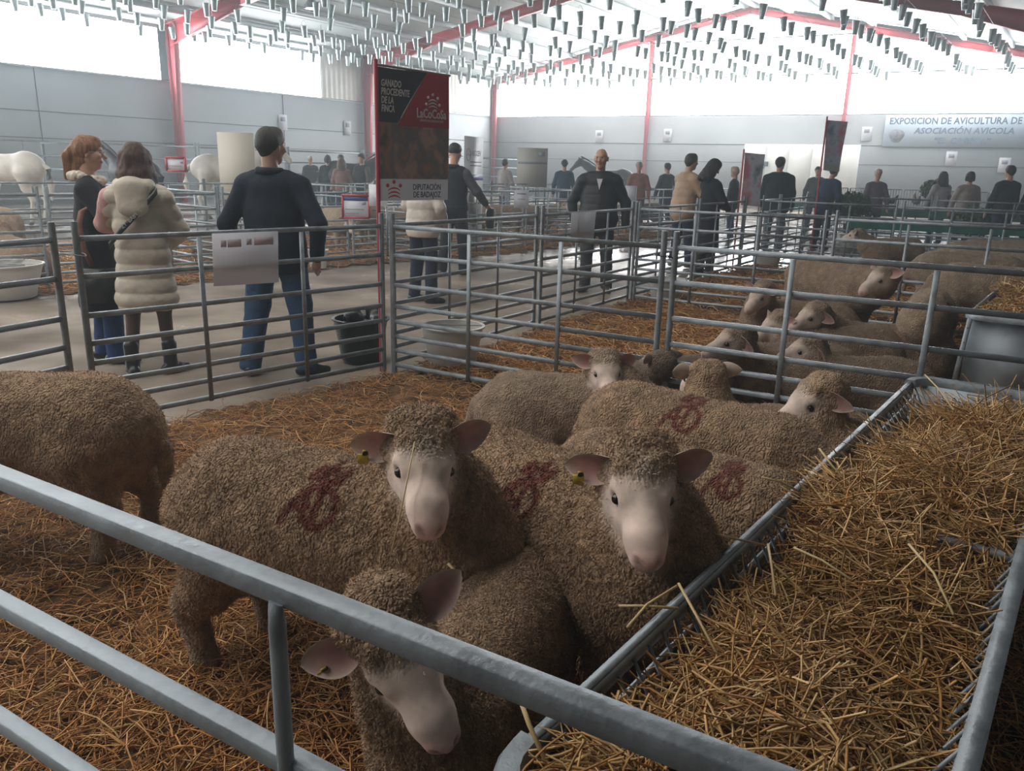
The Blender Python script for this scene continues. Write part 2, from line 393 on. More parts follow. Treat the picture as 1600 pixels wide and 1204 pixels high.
# ------------------------------------------------------------------ straw
def strands(n, P, lmin, lmax, w, tilt, col, curve=.12, seed=1, zlift=0.):
    """n thin three-sided stems through points P (n,3)"""
    g = np.random.default_rng(seed); L = g.uniform(lmin, lmax, n)*g.choice([1, 1, .6, .4], n); th = g.uniform(0, 2*math.pi, n); ti = g.normal(0, tilt, n)
    d = np.stack([np.cos(th)*np.cos(ti), np.sin(th)*np.cos(ti), np.sin(ti)], 1); sd = np.stack([-np.sin(th), np.cos(th), np.zeros(n)], 1); up = np.cross(d, sd)
    bend = g.normal(0, curve, (n, 2))*L[:, None]; ww = w*g.uniform(.5, 1.35, n); fl = g.uniform(.35, .9, n)
    V = np.zeros((n, 4, 3, 3))
    roll = g.uniform(0, 2*math.pi, n)
    for i, t in enumerate((-.5, -.17, .17, .5)):
        q = 1-(2*t)**2
        c = P+d*(L*t)[:, None]+sd*(bend[:, 0]*q)[:, None]+up*(bend[:, 1]*q)[:, None]
        c[:, 2] += zlift
        for j in range(3):
            a = roll+j*2*math.pi/3; V[:, i, j] = c+sd*(np.cos(a)*ww/2)[:, None]+up*(np.sin(a)*ww/2*fl)[:, None]
    V = V.reshape(-1, 3); base = (np.arange(n)*12)[:, None, None]
    q = np.array([[i*3+j, i*3+(j+1) % 3, (i+1)*3+(j+1) % 3, (i+1)*3+j] for i in range(3) for j in range(3)])
    F = (base+q[None]).reshape(-1, 4)
    c = np.asarray(col)[g.choice(len(col), n)]*g.uniform(.65, 1.25, (n, 1)); c = np.repeat(c, 12, 0)
    return V, F, c
def in_poly(P, poly):
    x, y = P[:, 0], P[:, 1]; ins = np.zeros(len(P), bool); k = len(poly)
    for i in range(k):
        x0, y0 = poly[i]; x1, y1 = poly[(i+1) % k]
        c = ((y0 > y) != (y1 > y)) & (x < (x1-x0)*(y-y0)/(y1-y0+1e-12)+x0); ins ^= c
    return ins
def samp(poly, n, seed, near=None):
    g = np.random.default_rng(seed); poly = np.array(poly); lo, hi = poly.min(0), poly.max(0); out = []; c = 0
    while c < n:
        P = g.uniform(lo, hi, (n*3, 2)); P = P[in_poly(P, poly)]
        if near: d = np.hypot(P[:, 0], P[:, 1]); P = P[g.uniform(0, 1, len(P)) < np.minimum(1, (near/d)**1.5)]
        out.append(P); c += len(P)
    return np.concatenate(out)[:n]
def hgt(P):  # gentle humps of the litter
    x, y = P[:, 0], P[:, 1]
    return .018+.012*np.sin(x*3.1+y*1.7)+.010*np.sin(x*5.3-y*4.1+1)+.007*np.sin(y*9.1+x*2)+.006*np.sin(x*13+y*7)
STR = [(.56, .29, .105), (.48, .225, .075), (.64, .40, .17), (.38, .165, .05), (.53, .255, .08)]
def litter(name, poly, n, lmin, lmax, w, label, seed, near=None, res=.12, tilt=.14):
    poly = np.array(poly, float); lo, hi = poly.min(0), poly.max(0)
    xs = np.arange(lo[0], hi[0]+res, res); ys = np.arange(lo[1], hi[1]+res, res); X, Y = np.meshgrid(xs, ys, indexing='ij'); G = np.stack([X.ravel(), Y.ravel()], 1)
    Z = np.maximum(hgt(G), .004); cen = (G.reshape(len(xs), len(ys), 2)[:-1, :-1]+res/2).reshape(-1, 2); keep = in_poly(cen, poly)
    i = np.arange(len(xs)-1)[:, None]*len(ys)+np.arange(len(ys)-1)[None]; i = i.ravel()[keep]
    F = np.stack([i, i+len(ys), i+len(ys)+1, i+1], 1)
    V = np.column_stack([G, Z]); used = np.unique(F); mp = np.zeros(len(V), int); mp[used] = np.arange(len(used))
    V = V[used]; F = mp[F]
    P = samp(poly, n, seed, near); g = np.random.default_rng(seed+5)
    sv, sf, sc = strands(n, np.column_stack([P, np.maximum(hgt(P), .004)+g.uniform(.0, .035, n)]), lmin, lmax, w, tilt, STR, seed=seed)
    nb = len(V)
    me = mesh_np(name, np.vstack([V, sv]), [np.vstack([F, sf+nb])], mats=[M['soil'], M['straw']], midx=[0]*len(F)+[1]*len(sf), col=np.vstack([np.ones((nb, 3))*.2, sc]))
    return link(name, me, None, kind='stuff', label=label, category='straw')
nn = np.array([-nd[1], nd[0]])
pen1 = [NA-nd*6.5, NA-nd*6.5+nn*3.0, B2-np.array([.40, .917])*3.0, B2+[.1, 0], P0+[.02, -.1], P1+[.05, .05], P1+AD*5.6, NA+nd*4.5]
litter('straw_bedding', pen1, 62000, .07, .25, .0048, 'loose orange straw covering the floor of the front pen', 11, near=1.6, res=.1)
pen2 = [P1+AIS*.12+AD*.1, P5, P5+AD*6.2, P1+AD*5.6]
litter('straw_bedding', pen2, 26000, .10, .3, .008, 'loose straw on the floor of the second pen behind the first row of hurdles', 12, near=5)
pen3 = [P5+AIS*.1, P5+AIS*4.9, P5+AIS*4.9+AD*6.2, P5+AD*6.2+AIS*.1]
litter('straw_bedding', pen3, 9000, .15, .4, .014, 'loose straw on the floor of the pens beyond the second one', 13, res=.3)
gl = [GA+GN*(-.1)-GD*3, GA-GN*.25]; 
pts = [GA-GD*4]; q = GA.copy()
for i in range(9):
    ang = math.radians(47.3+min(i, 8)*.9); gd_ = np.array([math.cos(ang), math.sin(ang)]); pts.append(q-np.array([-gd_[1], gd_[0]])*(.12+.15*(i % 3))); q = q+gd_*2.07
pts += [q, q+GN*5, GA-GD*4+GN*5]
litter('straw_bedding', pts, 26000, .15, .4, .013, 'loose straw on the floor of the pens across the aisle', 14, res=.3)

# ------------------------------------------------------------------ hay racks
RU = unit([1.81, 2.45]); RNv = np.array([RU[1], -RU[0]])
def hay_rack(o2, L, z=.6, w=.56, label='', near=True, crossbars=(.5,), sheet='far'):
    r = empty('hay_rack', (*o2, 0), math.atan2(RU[1], RU[0]), label=label, category='hay feeder', group='galvanised hay racks')
    # local: x along, y to the left; rack spans y 0..-w
    for y, nm in ((0, 'rim'), (-w, 'rim')):
        m = MB(); m.beam((.08, y, z), (L-.08, y, z), .017 if y == 0 else .034, .012); m.beam((.08, y-(.008 if y == 0 else -.008), z-.018), (L-.08, y-(.008 if y == 0 else -.008), z-.018), .004, .035)
        m.beam((.05, y*.93-.02, z-.085), (L-.05, y*.93-.02, z-.085), .006, .045)
        m.build('rim', M['galv'], r)
    zb = .16
    m = MB(); n = int(L/.062)
    for i in range(n):
        x = .08+(L-.16)*i/(n-1)
        for y, yb in ((-.014, -w/2+.06), (-w+.014, -w/2-.06)): m.tube([(x, y, z-.02), (x, (y+yb)/2-(.0), (z+zb)/2), (x, yb, zb)], .004, 5)
    m.build('side_bars', M['galv'], r, kind='stuff')
    m = MB(); m.box((L/2, -w/2, zb-.01), (L-.1, .18, .02)); m.build('bottom_tray', M['galvsheet'], r)
    for x0, sg in ((0.0, 1), (L, -1)):
        m = MB(); arc = []
        R_ = .10
        for k in range(7): a = math.pi/2*k/6; arc.append((x0+sg*R_*math.sin(math.pi/2-a)*0+sg*(R_-R_*math.sin(a)), -(R_-R_*math.cos(a))*1.0, z-.002))
        p = [(x0+sg*.12, 0, z)]+arc+[(x0, -w+R_, z)]+[(q[0], -w-q[1], z) for q in arc[::-1]]+[(x0+sg*.12, -w, z)]
        p = [q for i_, q in enumerate(p) if i_ == 0 or np.linalg.norm(np.subtract(q, p[i_-1])) > 1e-4]
        rings = []
        pp = np.array(p)
        for i_ in range(len(pp)):
            d = unit(pp[min(i_+1, len(pp)-1)]-pp[max(i_-1, 0)]); sd = np.array([d[1], -d[0], 0]); rings.append([pp[i_]+sd*a_+np.array([0, 0, b_]) for a_, b_ in ((-.021, -.022), (.021, -.022), (.024, 0), (.016, .014), (-.016, .014), (-.024, 0))])
        m.loft(rings); m.build('end_rail', M['galv'], r, smooth=True)
        m = MB(); xs = x0+sg*.03
        m.add([(xs, -.02, z-.02), (xs, -w+.02, z-.02), (xs, -w+.02, .05), (xs, -.02, .05), (xs+sg*.003, -.02, z-.02), (xs+sg*.003, -w+.02, z-.02), (xs+sg*.003, -w+.02, .05), (xs+sg*.003, -.02, .05)], [[0, 1, 2, 3], [7, 6, 5, 4], [0, 4, 5, 1], [1, 5, 6, 2], [2, 6, 7, 3], [3, 7, 4, 0]])
        m.build('end_sheet', M['galvsheet'], r)
        for y0, y1 in ((-.02, .015), (-w+.02, -w-.015)):
            m = MB(); m.beam((x0, y0, z-.02), (x0, y1, 0), .03, .03, up=(1, 0, 0), bev=.004)
            for zz in (.12, .22, .32, .42, .52): m.box((x0-.0*sg, (y0+(y1-y0)*(1-zz/z)), zz), (.036, .008, .008))
            m.build('leg', M['galv'], r)
    for f in crossbars:
        m = MB(); m.tube([(L*f, -.01, z-.035), (L*f, -w+.01, z-.035)], .013, 12); m.build('crossbar', M['galv'], r, smooth=True)
    return r
F1 = np.array([-.03, .95]); F1L = 3.13
hay_rack(F1, F1L, label='long galvanised hay rack full of straw in the right foreground', crossbars=(.46,))
F2 = np.array([3.03, 5.22]); hay_rack(F2, 3.0, label='galvanised hay rack in the second pen, behind the grey end sheet', crossbars=(.5,))
F3 = F2+RU*4.2+RNv*.0; hay_rack(F3, 3.0, label='galvanised hay rack in the third pen, farthest of the three')
def hay(o2, L, w, z, n, label, seed, hump=.08, sw=.005, lmin=.12, lmax=.4):
    g = np.random.default_rng(seed); u = g.uniform(.06, L-.06, n); v = g.uniform(.03, w-.03, n)
    prof = 1-(2*v/w-1)**2*.6
    low = (np.clip((u-L*.5)/(L*.5), 0, 1)*np.clip(1-v/(w*.55), 0, 1)*.17+np.clip((u-L*.86)/(L*.14), 0, 1)*.10)
    top = z-.10+hump*prof+.035*np.sin(u*4+1)+.03*np.sin(u*9+v*12)-low
    P = np.stack([o2[0]+RU[0]*u+RNv[0]*v, o2[1]+RU[1]*u+RNv[1]*v, top-g.exponential(.03, n)], 1)
    cols = [(.50, .29, .11), (.60, .38, .16), (.42, .22, .07), (.34, .17, .06), (.68, .47, .22)]
    sv, sf, sc = strands(n, P, lmin, lmax, sw, .38, cols, curve=.07, seed=seed)
    # clip stems that would pass through the side bars: pull them back inside
    rel = sv[:, :2]-o2; a = rel@RU; b = rel@RNv; b2 = np.clip(b, -.05, w+.05); a2 = np.clip(a, -.01, L+.02); b2 = np.where(sv[:, 2] < z-.01, np.clip(b, .02, w-.02), b2); a2 = np.where(sv[:, 2] < z-.01, np.clip(a, .05, L-.05), a2)
    sv[:, :2] = o2+np.outer(a2, RU)+np.outer(b2, RNv)
    nu, nv = int(L/.05), 12; U, Vv = np.meshgrid(np.linspace(.06, L-.06, nu), np.linspace(.02, w-.02, nv), indexing='ij'); U = U.ravel(); Vv = Vv.ravel()
    Z = z-.15+hump*(1-(2*Vv/w-1)**2*.6)+.035*np.sin(U*4+1)+.03*np.sin(U*9+Vv*12)-np.clip((U-L*.5)/(L*.5), 0, 1)*np.clip(1-Vv/(w*.55), 0, 1)*.17-np.clip((U-L*.86)/(L*.14), 0, 1)*.10
    B = np.column_stack([o2[0]+RU[0]*U+RNv[0]*Vv, o2[1]+RU[1]*U+RNv[1]*Vv, Z]); i = (np.arange(nu-1)[:, None]*nv+np.arange(nv-1)[None]).ravel(); F = np.stack([i, i+1, i+nv+1, i+nv], 1)
    me = mesh_np('straw_heap', np.vstack([B, sv]), [np.vstack([F, sf+len(B)])], mats=[M['soil'], M['straw']], midx=[0]*len(F)+[1]*len(sf), col=np.vstack([np.ones((len(B), 3))*.2, sc]))
    link('straw_heap', me, None, kind='stuff', label=label, category='straw')
hay(F1, F1L, .56, .6, 9500, 'heap of long golden straw filling the front hay rack', 21, hump=.10)
hay(F2, 3.0, .56, .6, 3500, 'heap of straw filling the second hay rack', 22, hump=.14, sw=.008)
hay(F3, 3.0, .56, .6, 1800, 'heap of straw filling the farthest hay rack', 23, hump=.14, sw=.012)
# ------------------------------------------------------------------ zinc buckets on cables under the roof
bk = MB()
bk.lathe([(.001, -.36), (.062, -.36), (.066, -.35), (.105, 0), (.112, .004), (.112, -.008), (.101, -.008), (.060, -.345), (.001, -.345)], seg=14)
for a in (0, math.pi): bk.tube([(.108*math.cos(a), .108*math.sin(a), -.02), (.06*math.cos(a), .06*math.sin(a), .12), (0, 0, .17)], .004, 4)
bme = bk.mesh('zinc_bucket', M['galvbucket'], smooth=True)
bme.set_sharp_from_angle(angle=math.radians(40))
cand = []
g = random.Random(5)
rows = [1.0+1.55*i for i in range(17)]
for ri, t in enumerate(rows):
    for k in range(60):
        s_ = 1.0+.82*k+(ri % 2)*.4
        if s_ > 33: continue
        if g.random() < .12: continue
        s_ += g.uniform(-.2, .2); t_ = t+g.uniform(-.1, .1); p = C0+LD*s_+BD*t_
        z = 5.78+.06*math.sin(k*.7+ri)
        v = np.array([p[0], p[1], z-.2-CAMH]); c = v@_fw
        if c < 1: continue
        X = 800+FPX*(v@_R)/c; Y = 602-FPX*(v@_U)/c
        if -20 < X < 1620 and -22 < Y < 400: cand.append((c, p[0], p[1], z, t, X, Y))
cand.sort()
print('bucket candidates', len(cand))
for i, (c, x, y, z, t, X, Y) in enumerate(cand[:300]):
    o = link('zinc_bucket', bme); o.location = (x, y, z); o.rotation_euler = (g.uniform(-.12, .12), g.uniform(-.12, .12), g.uniform(0, 6.28))
    o['label'] = 'galvanised bucket hung by its handle from a cable under the hall roof'; o['category'] = 'bucket'; o['group'] = 'hanging buckets under the roof'
if len(cand) > 300:
    m = MB(); b0 = np.empty(len(bme.vertices)*3); bme.vertices.foreach_get('co', b0); b0 = b0.reshape(-1, 3)
    Fq = [list(p.vertices) for p in bme.polygons]; Q = [f for f in Fq if len(f) == 4]; T = [f for f in Fq if len(f) == 3]
    for (c, x, y, z, t, X, Y) in cand[300:]: m.add(b0+[x, y, z], Q, T)
    m.build('zinc_buckets_far', M['galvbucket'], kind='stuff', label='many more galvanised buckets hanging far back under the roof', category='buckets')
m = MB()
for t in rows:
    if True:
        a = C0+LD*.5+BD*t; b = C0+LD*33+BD*t; m.tube([(a[0], a[1], 5.96), (b[0], b[1], 5.96)], .006, 4)
m.build('bucket_cables', M['wire'], kind='structure')
# haze: thin dust in the air of the hall
if HAZE > 0:
    nt = W.node_tree; v_ = nt.nodes.new('ShaderNodeVolumeScatter'); v_.inputs['Density'].default_value = HAZE; v_.inputs['Color'].default_value = (.82, .94, 1, 1); v_.inputs['Anisotropy'].default_value = .35
    nt.links.new(v_.outputs[0], nt.nodes['World Output'].inputs['Volume'])
# ------------------------------------------------------------------ organic shapes: smooth union of tapered limbs -> one skin
def blob(p0, p1=None, r0=.05, r1=None, sc=(1, 1, 1), fr=0, c=0, k=.02, sub=False):
    return dict(p0=np.array(p0, float), p1=np.array(p0 if p1 is None else p1, float), r0=r0, r1=r0 if r1 is None else r1, sc=np.array(sc, float), fr=fr, c=c, k=k, sub=sub)
def bdist(b, X, frames):
    if b['fr']: Rm, o = frames[b['fr']]; X = (X-o)@Rm
    A = (X-b['p0'])/b['sc']; D = (b['p1']-b['p0'])/b['sc']; L2 = D@D
    t = np.clip(A@D/L2, 0, 1) if L2 > 1e-12 else np.zeros(len(A))
    r = b['r0']+(b['r1']-b['r0'])*t
    return (np.sqrt(((A-t[:, None]*D)**2).sum(1))-r)*b['sc'].min()**.5
def fuse(blobs, vox, frames={}, pad=.03, cutz=None):
    lo = np.full(3, 9e9); hi = -lo; bb = []
    for b in blobs:
        r = max(b['r0'], b['r1'])*max(b['sc'])
        pts = np.array([b['p0'], b['p1']])
        if b['fr']: Rm, o = frames[b['fr']]; pts = pts@Rm.T+o
        l, h = pts.min(0)-r, pts.max(0)+r; bb.append((l, h))
        if not b['sub']: lo = np.minimum(lo, l); hi = np.maximum(hi, h)
    lo = lo-vox*3; n = np.ceil((hi+vox*3-lo)/vox).astype(int)
    f = np.full(n, .2, np.float32)
    for b, (l, h) in zip(blobs, bb):
        pd = b['k']+vox*2; i0 = np.clip(((l-pd-lo)/vox).astype(int), 0, n-1); i1 = np.clip(((h+pd-lo)/vox).astype(int)+2, 1, n)
        g = [lo[a]+vox*np.arange(i0[a], i1[a]) for a in range(3)]
        X = np.stack(np.meshgrid(*g, indexing='ij'), -1); sh = X.shape[:3]; d = bdist(b, X.reshape(-1, 3), frames).reshape(sh)
        s_ = f[i0[0]:i1[0], i0[1]:i1[1], i0[2]:i1[2]]; k = b['k']
        if b['sub']: q = -d; hh = np.clip(k-np.abs(s_-q), 0, None)/k; s_[...] = np.maximum(s_, q)+hh*hh*k*.25
        else: hh = np.clip(k-np.abs(s_-d), 0, None)/k; s_[...] = np.minimum(s_, d)-hh*hh*k*.25
    if cutz is not None: f = np.maximum(f, (cutz-(lo[2]+vox*np.arange(n[2])))[None, None, :].astype(np.float32))
    return surfnet(f, lo, vox)
def surfnet(f, lo, vox):
    ins = f < 0; nx, ny, nz = f.shape
    cs = [(i, j, k) for i in (0, 1) for j in (0, 1) for k in (0, 1)]
    sl = lambda a, i, j, k: a[i:nx-1+i, j:ny-1+j, k:nz-1+k]
    cnt = sum(sl(ins, *c).astype(np.int8) for c in cs); act = np.argwhere((cnt > 0) & (cnt < 8))
    idx = -np.ones((nx-1, ny-1, nz-1), np.int32); idx[act[:, 0], act[:, 1], act[:, 2]] = np.arange(len(act))
    v = {c: f[act[:, 0]+c[0], act[:, 1]+c[1], act[:, 2]+c[2]] for c in cs}
    S = np.zeros((len(act), 3)); K = np.zeros(len(act))
    for a in cs:
        for ax in range(3):
            if a[ax]: continue
            b = list(a); b[ax] = 1; b = tuple(b); va, vb = v[a], v[b]; m = (va < 0) != (vb < 0); t = np.where(m, va/np.where(m, va-vb, 1), 0)
            p = np.tile(np.array(a, float), (len(act), 1)); p[:, ax] = t; S += p*m[:, None]; K += m
    V = lo+vox*(act+S/K[:, None]); F = []
    for ax in range(3):
        a, b = [(1, 2), (2, 0), (0, 1)][ax]
        s0 = [slice(None)]*3; s1 = [slice(None)]*3; s0[ax] = slice(0, -1); s1[ax] = slice(1, None)
        A, B = ins[tuple(s0)], ins[tuple(s1)]; e = np.argwhere(A != B); e = e[(e[:, a] > 0) & (e[:, b] > 0)]; e = e[(e[:, a] < f.shape[a]-1) & (e[:, b] < f.shape[b]-1)]
        q = []
        for da, db in ((-1, -1), (0, -1), (0, 0), (-1, 0)):
            c = e.copy(); c[:, a] += da; c[:, b] += db; q.append(idx[c[:, 0], c[:, 1], c[:, 2]])
        q = np.stack(q, 1); fl = A[e[:, 0], e[:, 1], e[:, 2]]; q[~fl] = q[~fl][:, ::-1]; F.append(q)
    F = np.concatenate(F); return V, F[(F >= 0).all(1)]
def vnormals(V, F):
    n = np.cross(V[F[:, 2]]-V[F[:, 0]], V[F[:, 3 if F.shape[1] > 3 else 1]]-V[F[:, 1]]); N = np.zeros_like(V)
    for j in range(F.shape[1]):
        for a in range(3): N[:, a] += np.bincount(F[:, j], n[:, a], len(V))
    return N/(np.linalg.norm(N, axis=1, keepdims=True)+1e-12)
def relax(V, F, it, w=None):
    E = np.concatenate([F[:, [i, (i+1) % F.shape[1]]] for i in range(F.shape[1])]); deg = np.bincount(E[:, 0], minlength=len(V))+np.bincount(E[:, 1], minlength=len(V)); deg = np.maximum(deg, 1)
    for _ in range(it):
        A = np.stack([(np.bincount(E[:, 0], V[E[:, 1], a], len(V))+np.bincount(E[:, 1], V[E[:, 0], a], len(V)))/deg for a in range(3)], 1)
        D = (A-V)*.5; V = V+(D if w is None else D*w[:, None])
    return V
def hsh(I):
    x = (I[..., 0]*73856093) ^ (I[..., 1]*19349663) ^ (I[..., 2]*83492791); x = (x ^ (x >> 13))*1274126177; return ((x ^ (x >> 16)) & 0xffff)/65535.
def vnoise(P, s, seed=0):
    Q = P*s+seed*17.3+1000; I = np.floor(Q).astype(np.int64); f_ = Q-I; f_ = f_*f_*(3-2*f_); r = 0
    for i in (0, 1):
        for j in (0, 1):
            for k in (0, 1):
                r = r+hsh(I+np.array([i, j, k]))*(f_[:, 0] if i else 1-f_[:, 0])*(f_[:, 1] if j else 1-f_[:, 1])*(f_[:, 2] if k else 1-f_[:, 2])
    return r*2-1
def paint(V, blobs, frames, cols, soft=.008):
    D = np.stack([bdist(b, V, frames) for b in blobs if not b['sub']]); ci = [b['c'] for b in blobs if not b['sub']]
    w = np.exp(-np.clip((D-D.min(0))/soft, 0, 30)); w /= w.sum(0); return np.einsum('bn,bc->nc', w, np.array([cols[c] for c in ci]))
def tufts(V, F, n, L, w, col, seed, mask, comb=.5, area=True, clump=0):
    g = np.random.default_rng(seed); tri = V[F[:, 0]]; ar = np.linalg.norm(np.cross(V[F[:, 1]]-tri, V[F[:, 3]]-tri), axis=1)*mask[F].min(1); fi = g.choice(len(F), n, p=ar/ar.sum())
    a, b = g.uniform(0, 1, (2, n)); q = F[fi]; P = (V[q[:, 0]]*((1-a)*(1-b))[:, None]+V[q[:, 1]]*(a*(1-b))[:, None]+V[q[:, 2]]*(a*b)[:, None]+V[q[:, 3]]*((1-a)*b)[:, None])
    N = vnormals(V, F)[q[:, 0]]; r = g.normal(0, 1, (n, 3)); d0 = unit_rows(N*1.0+r*.35); d1 = unit_rows(N*.3+r*.7+np.array([0, 0, -comb])); sd = unit_rows(np.cross(d0, g.normal(0, 1, (n, 3))))
    LL = (L*g.uniform(.5, 1.2, n))[:, None]; ww = w*g.uniform(.7, 1.4, n)[:, None]; P = P-N*.002
    A = [P+sd*ww/2, P-sd*ww/2]; m = P+d0*LL*.55; B_ = [m+sd*ww*.4, m-sd*ww*.4]; T = m+d1*LL*.5
    VV = np.stack(A+B_+[T], 1).reshape(-1, 3); base = np.arange(n)[:, None]*5
    Q = base+np.array([[0, 1, 3, 2]]); TT = base+np.array([[2, 3, 4]]); c = col[q[:, 0]]*g.uniform(.8, 1.25, (n, 1)); return VV, Q, TT, np.repeat(c, 5, 0)
def unit_rows(A): return A/(np.linalg.norm(A, axis=1, keepdims=True)+1e-9)
def frame_from(f, up=(0, 0, 1), roll=0.):
    f = unit(f); s_ = unit(np.cross(up, f)); u = np.cross(f, s_)
    c, q = math.cos(roll), math.sin(roll); s2 = s_*c+u*q; u2 = -s_*q+u*c
    return np.stack([f, s2, u2], 1)   # columns: forward, left, up

def wool_mat():
    m = mat('sheep_coat', rough=.9, attr=True, var=.16, vscale=22, spec=.12, sheen=.15)
    nt = m.node_tree; N = nt.nodes; L = nt.links; b = N['Principled BSDF']
    tc = N.new('ShaderNodeTexCoord'); mp = N.new('ShaderNodeMapping'); mp.inputs['Scale'].default_value = (1, 1, .7); L.new(tc.outputs['Object'], mp.inputs[0])
    n1 = N.new('ShaderNodeTexNoise'); n1.inputs['Scale'].default_value = 14; L.new(mp.outputs[0], n1.inputs[0])
    va = N.new('ShaderNodeVectorMath'); va.operation = 'MULTIPLY_ADD'; va.inputs[1].default_value = (.05, .05, .05); L.new(n1.outputs[1], va.inputs[0]); L.new(mp.outputs[0], va.inputs[2])
    vo = N.new('ShaderNodeTexVoronoi'); vo.feature = 'F1'; vo.inputs['Scale'].default_value = 125; L.new(va.outputs[0], vo.inputs['Vector'])
    n2 = N.new('ShaderNodeTexNoise'); n2.inputs['Scale'].default_value = 130; n2.inputs['Detail'].default_value = 3; L.new(mp.outputs[0], n2.inputs[0])
    ad = N.new('ShaderNodeMath'); ad.operation = 'MULTIPLY_ADD'; ad.inputs[1].default_value = -1.2; L.new(vo.outputs['Distance'], ad.inputs[0]); L.new(n2.outputs[0], ad.inputs[2])
    at_ = N.new('ShaderNodeAttribute'); at_.attribute_name = 'Wool'
    bu = N.new('ShaderNodeBump'); bu.inputs['Distance'].default_value = .009; L.new(ad.outputs[0], bu.inputs['Height']); L.new(at_.outputs['Fac'], bu.inputs['Strength']); L.new(bu.outputs[0], b.inputs['Normal'])
    return m
M['coat'] = wool_mat()
M['eye'] = mat('dark_eye', (.008, .006, .005), .08, spec=.8)
M['tag'] = mat('yellow_tag', (.55, .42, .05), .5)
M['tagpin'] = mat('tag_pin', (.02, .02, .02), .5)
# colours of the coat regions
WOOL = (.41, .275, .17); FACE = (.84, .70, .60); NOSE = (.68, .38, .34); LEGC = (.36, .27, .19); HOOF = (.06, .05, .04); CURL = (.44, .35, .25); MARK = (.16, .035, .022); EARO = (.62, .49, .40); EARI = (.52, .28, .255)
LETTERS = [  # brand painted on the flank: joined A and D under a small crown, unit square
 [(0, 0), (.12, .28), (.33, .62), (.36, .10)], [(.10, .26), (.42, .30)], [(.36, .62), (.62, .66), (.86, .48), (.88, .22), (.70, .02), (.50, .0), (.42, .12)], [(.56, .60), (.54, .12)],
 [(.25, .78), (.34, .98), (.44, .82), (.54, 1.04), (.64, .84), (.78, .96), (.76, .76)], [(.28, .80), (.5, .74), (.76, .76)]]
def seg_dist(P, poly):
    d = np.full(len(P), 9.)
    for (a, b) in zip(poly[:-1], poly[1:]):
        a = np.array(a); b = np.array(b); t = np.clip(((P-a)@(b-a))/((b-a)@(b-a)), 0, 1); d = np.minimum(d, np.linalg.norm(P-a-t[:, None]*(b-a), axis=1))
    return d
def ear_mesh(L, W, drop=0.0, cup=.35, thick=.006, nu=16, nv=11):
    """ear along +x, opening toward -z side seen from the front; returns V, F, inner mask"""
    V = []; inn = []
    for side in (0, 1):
        for i in range(nu+1):
            u = i/nu; hw = W*.5*(math.sin(math.pi*min(1, u*.9+.1)**1.05)**.7 if u < 1 else 0)
            for j in range(nv+1):
                v = j/nv*2-1; a = v*(1.15-.75*u); rr = hw/max(math.sin(1.15-.75*u), .3)
                y = rr*math.sin(a); z = rr*(1-math.cos(a))*(1+cup)-(0 if side else thick*(1-abs(v)**4)*(1-u**6))
                V.append((u*L, y, z-drop*u*u)); inn.append(side)
    k = (nu+1)*(nv+1); F = []
    for i in range(nu):
        for j in range(nv):
            a = i*(nv+1)+j; F.append([a, a+1, a+nv+2, a+nv+1]); b = k+a; F.append([b, b+nv+1, b+nv+2, b+1])
    for i in range(nu):
        a = i*(nv+1); F.append([a, a+nv+1, k+a+nv+1, k+a]); b = a+nv; F.append([b, k+b, k+b+nv+1, b+nv+1])
    return np.array(V), np.array(F), np.array(inn)

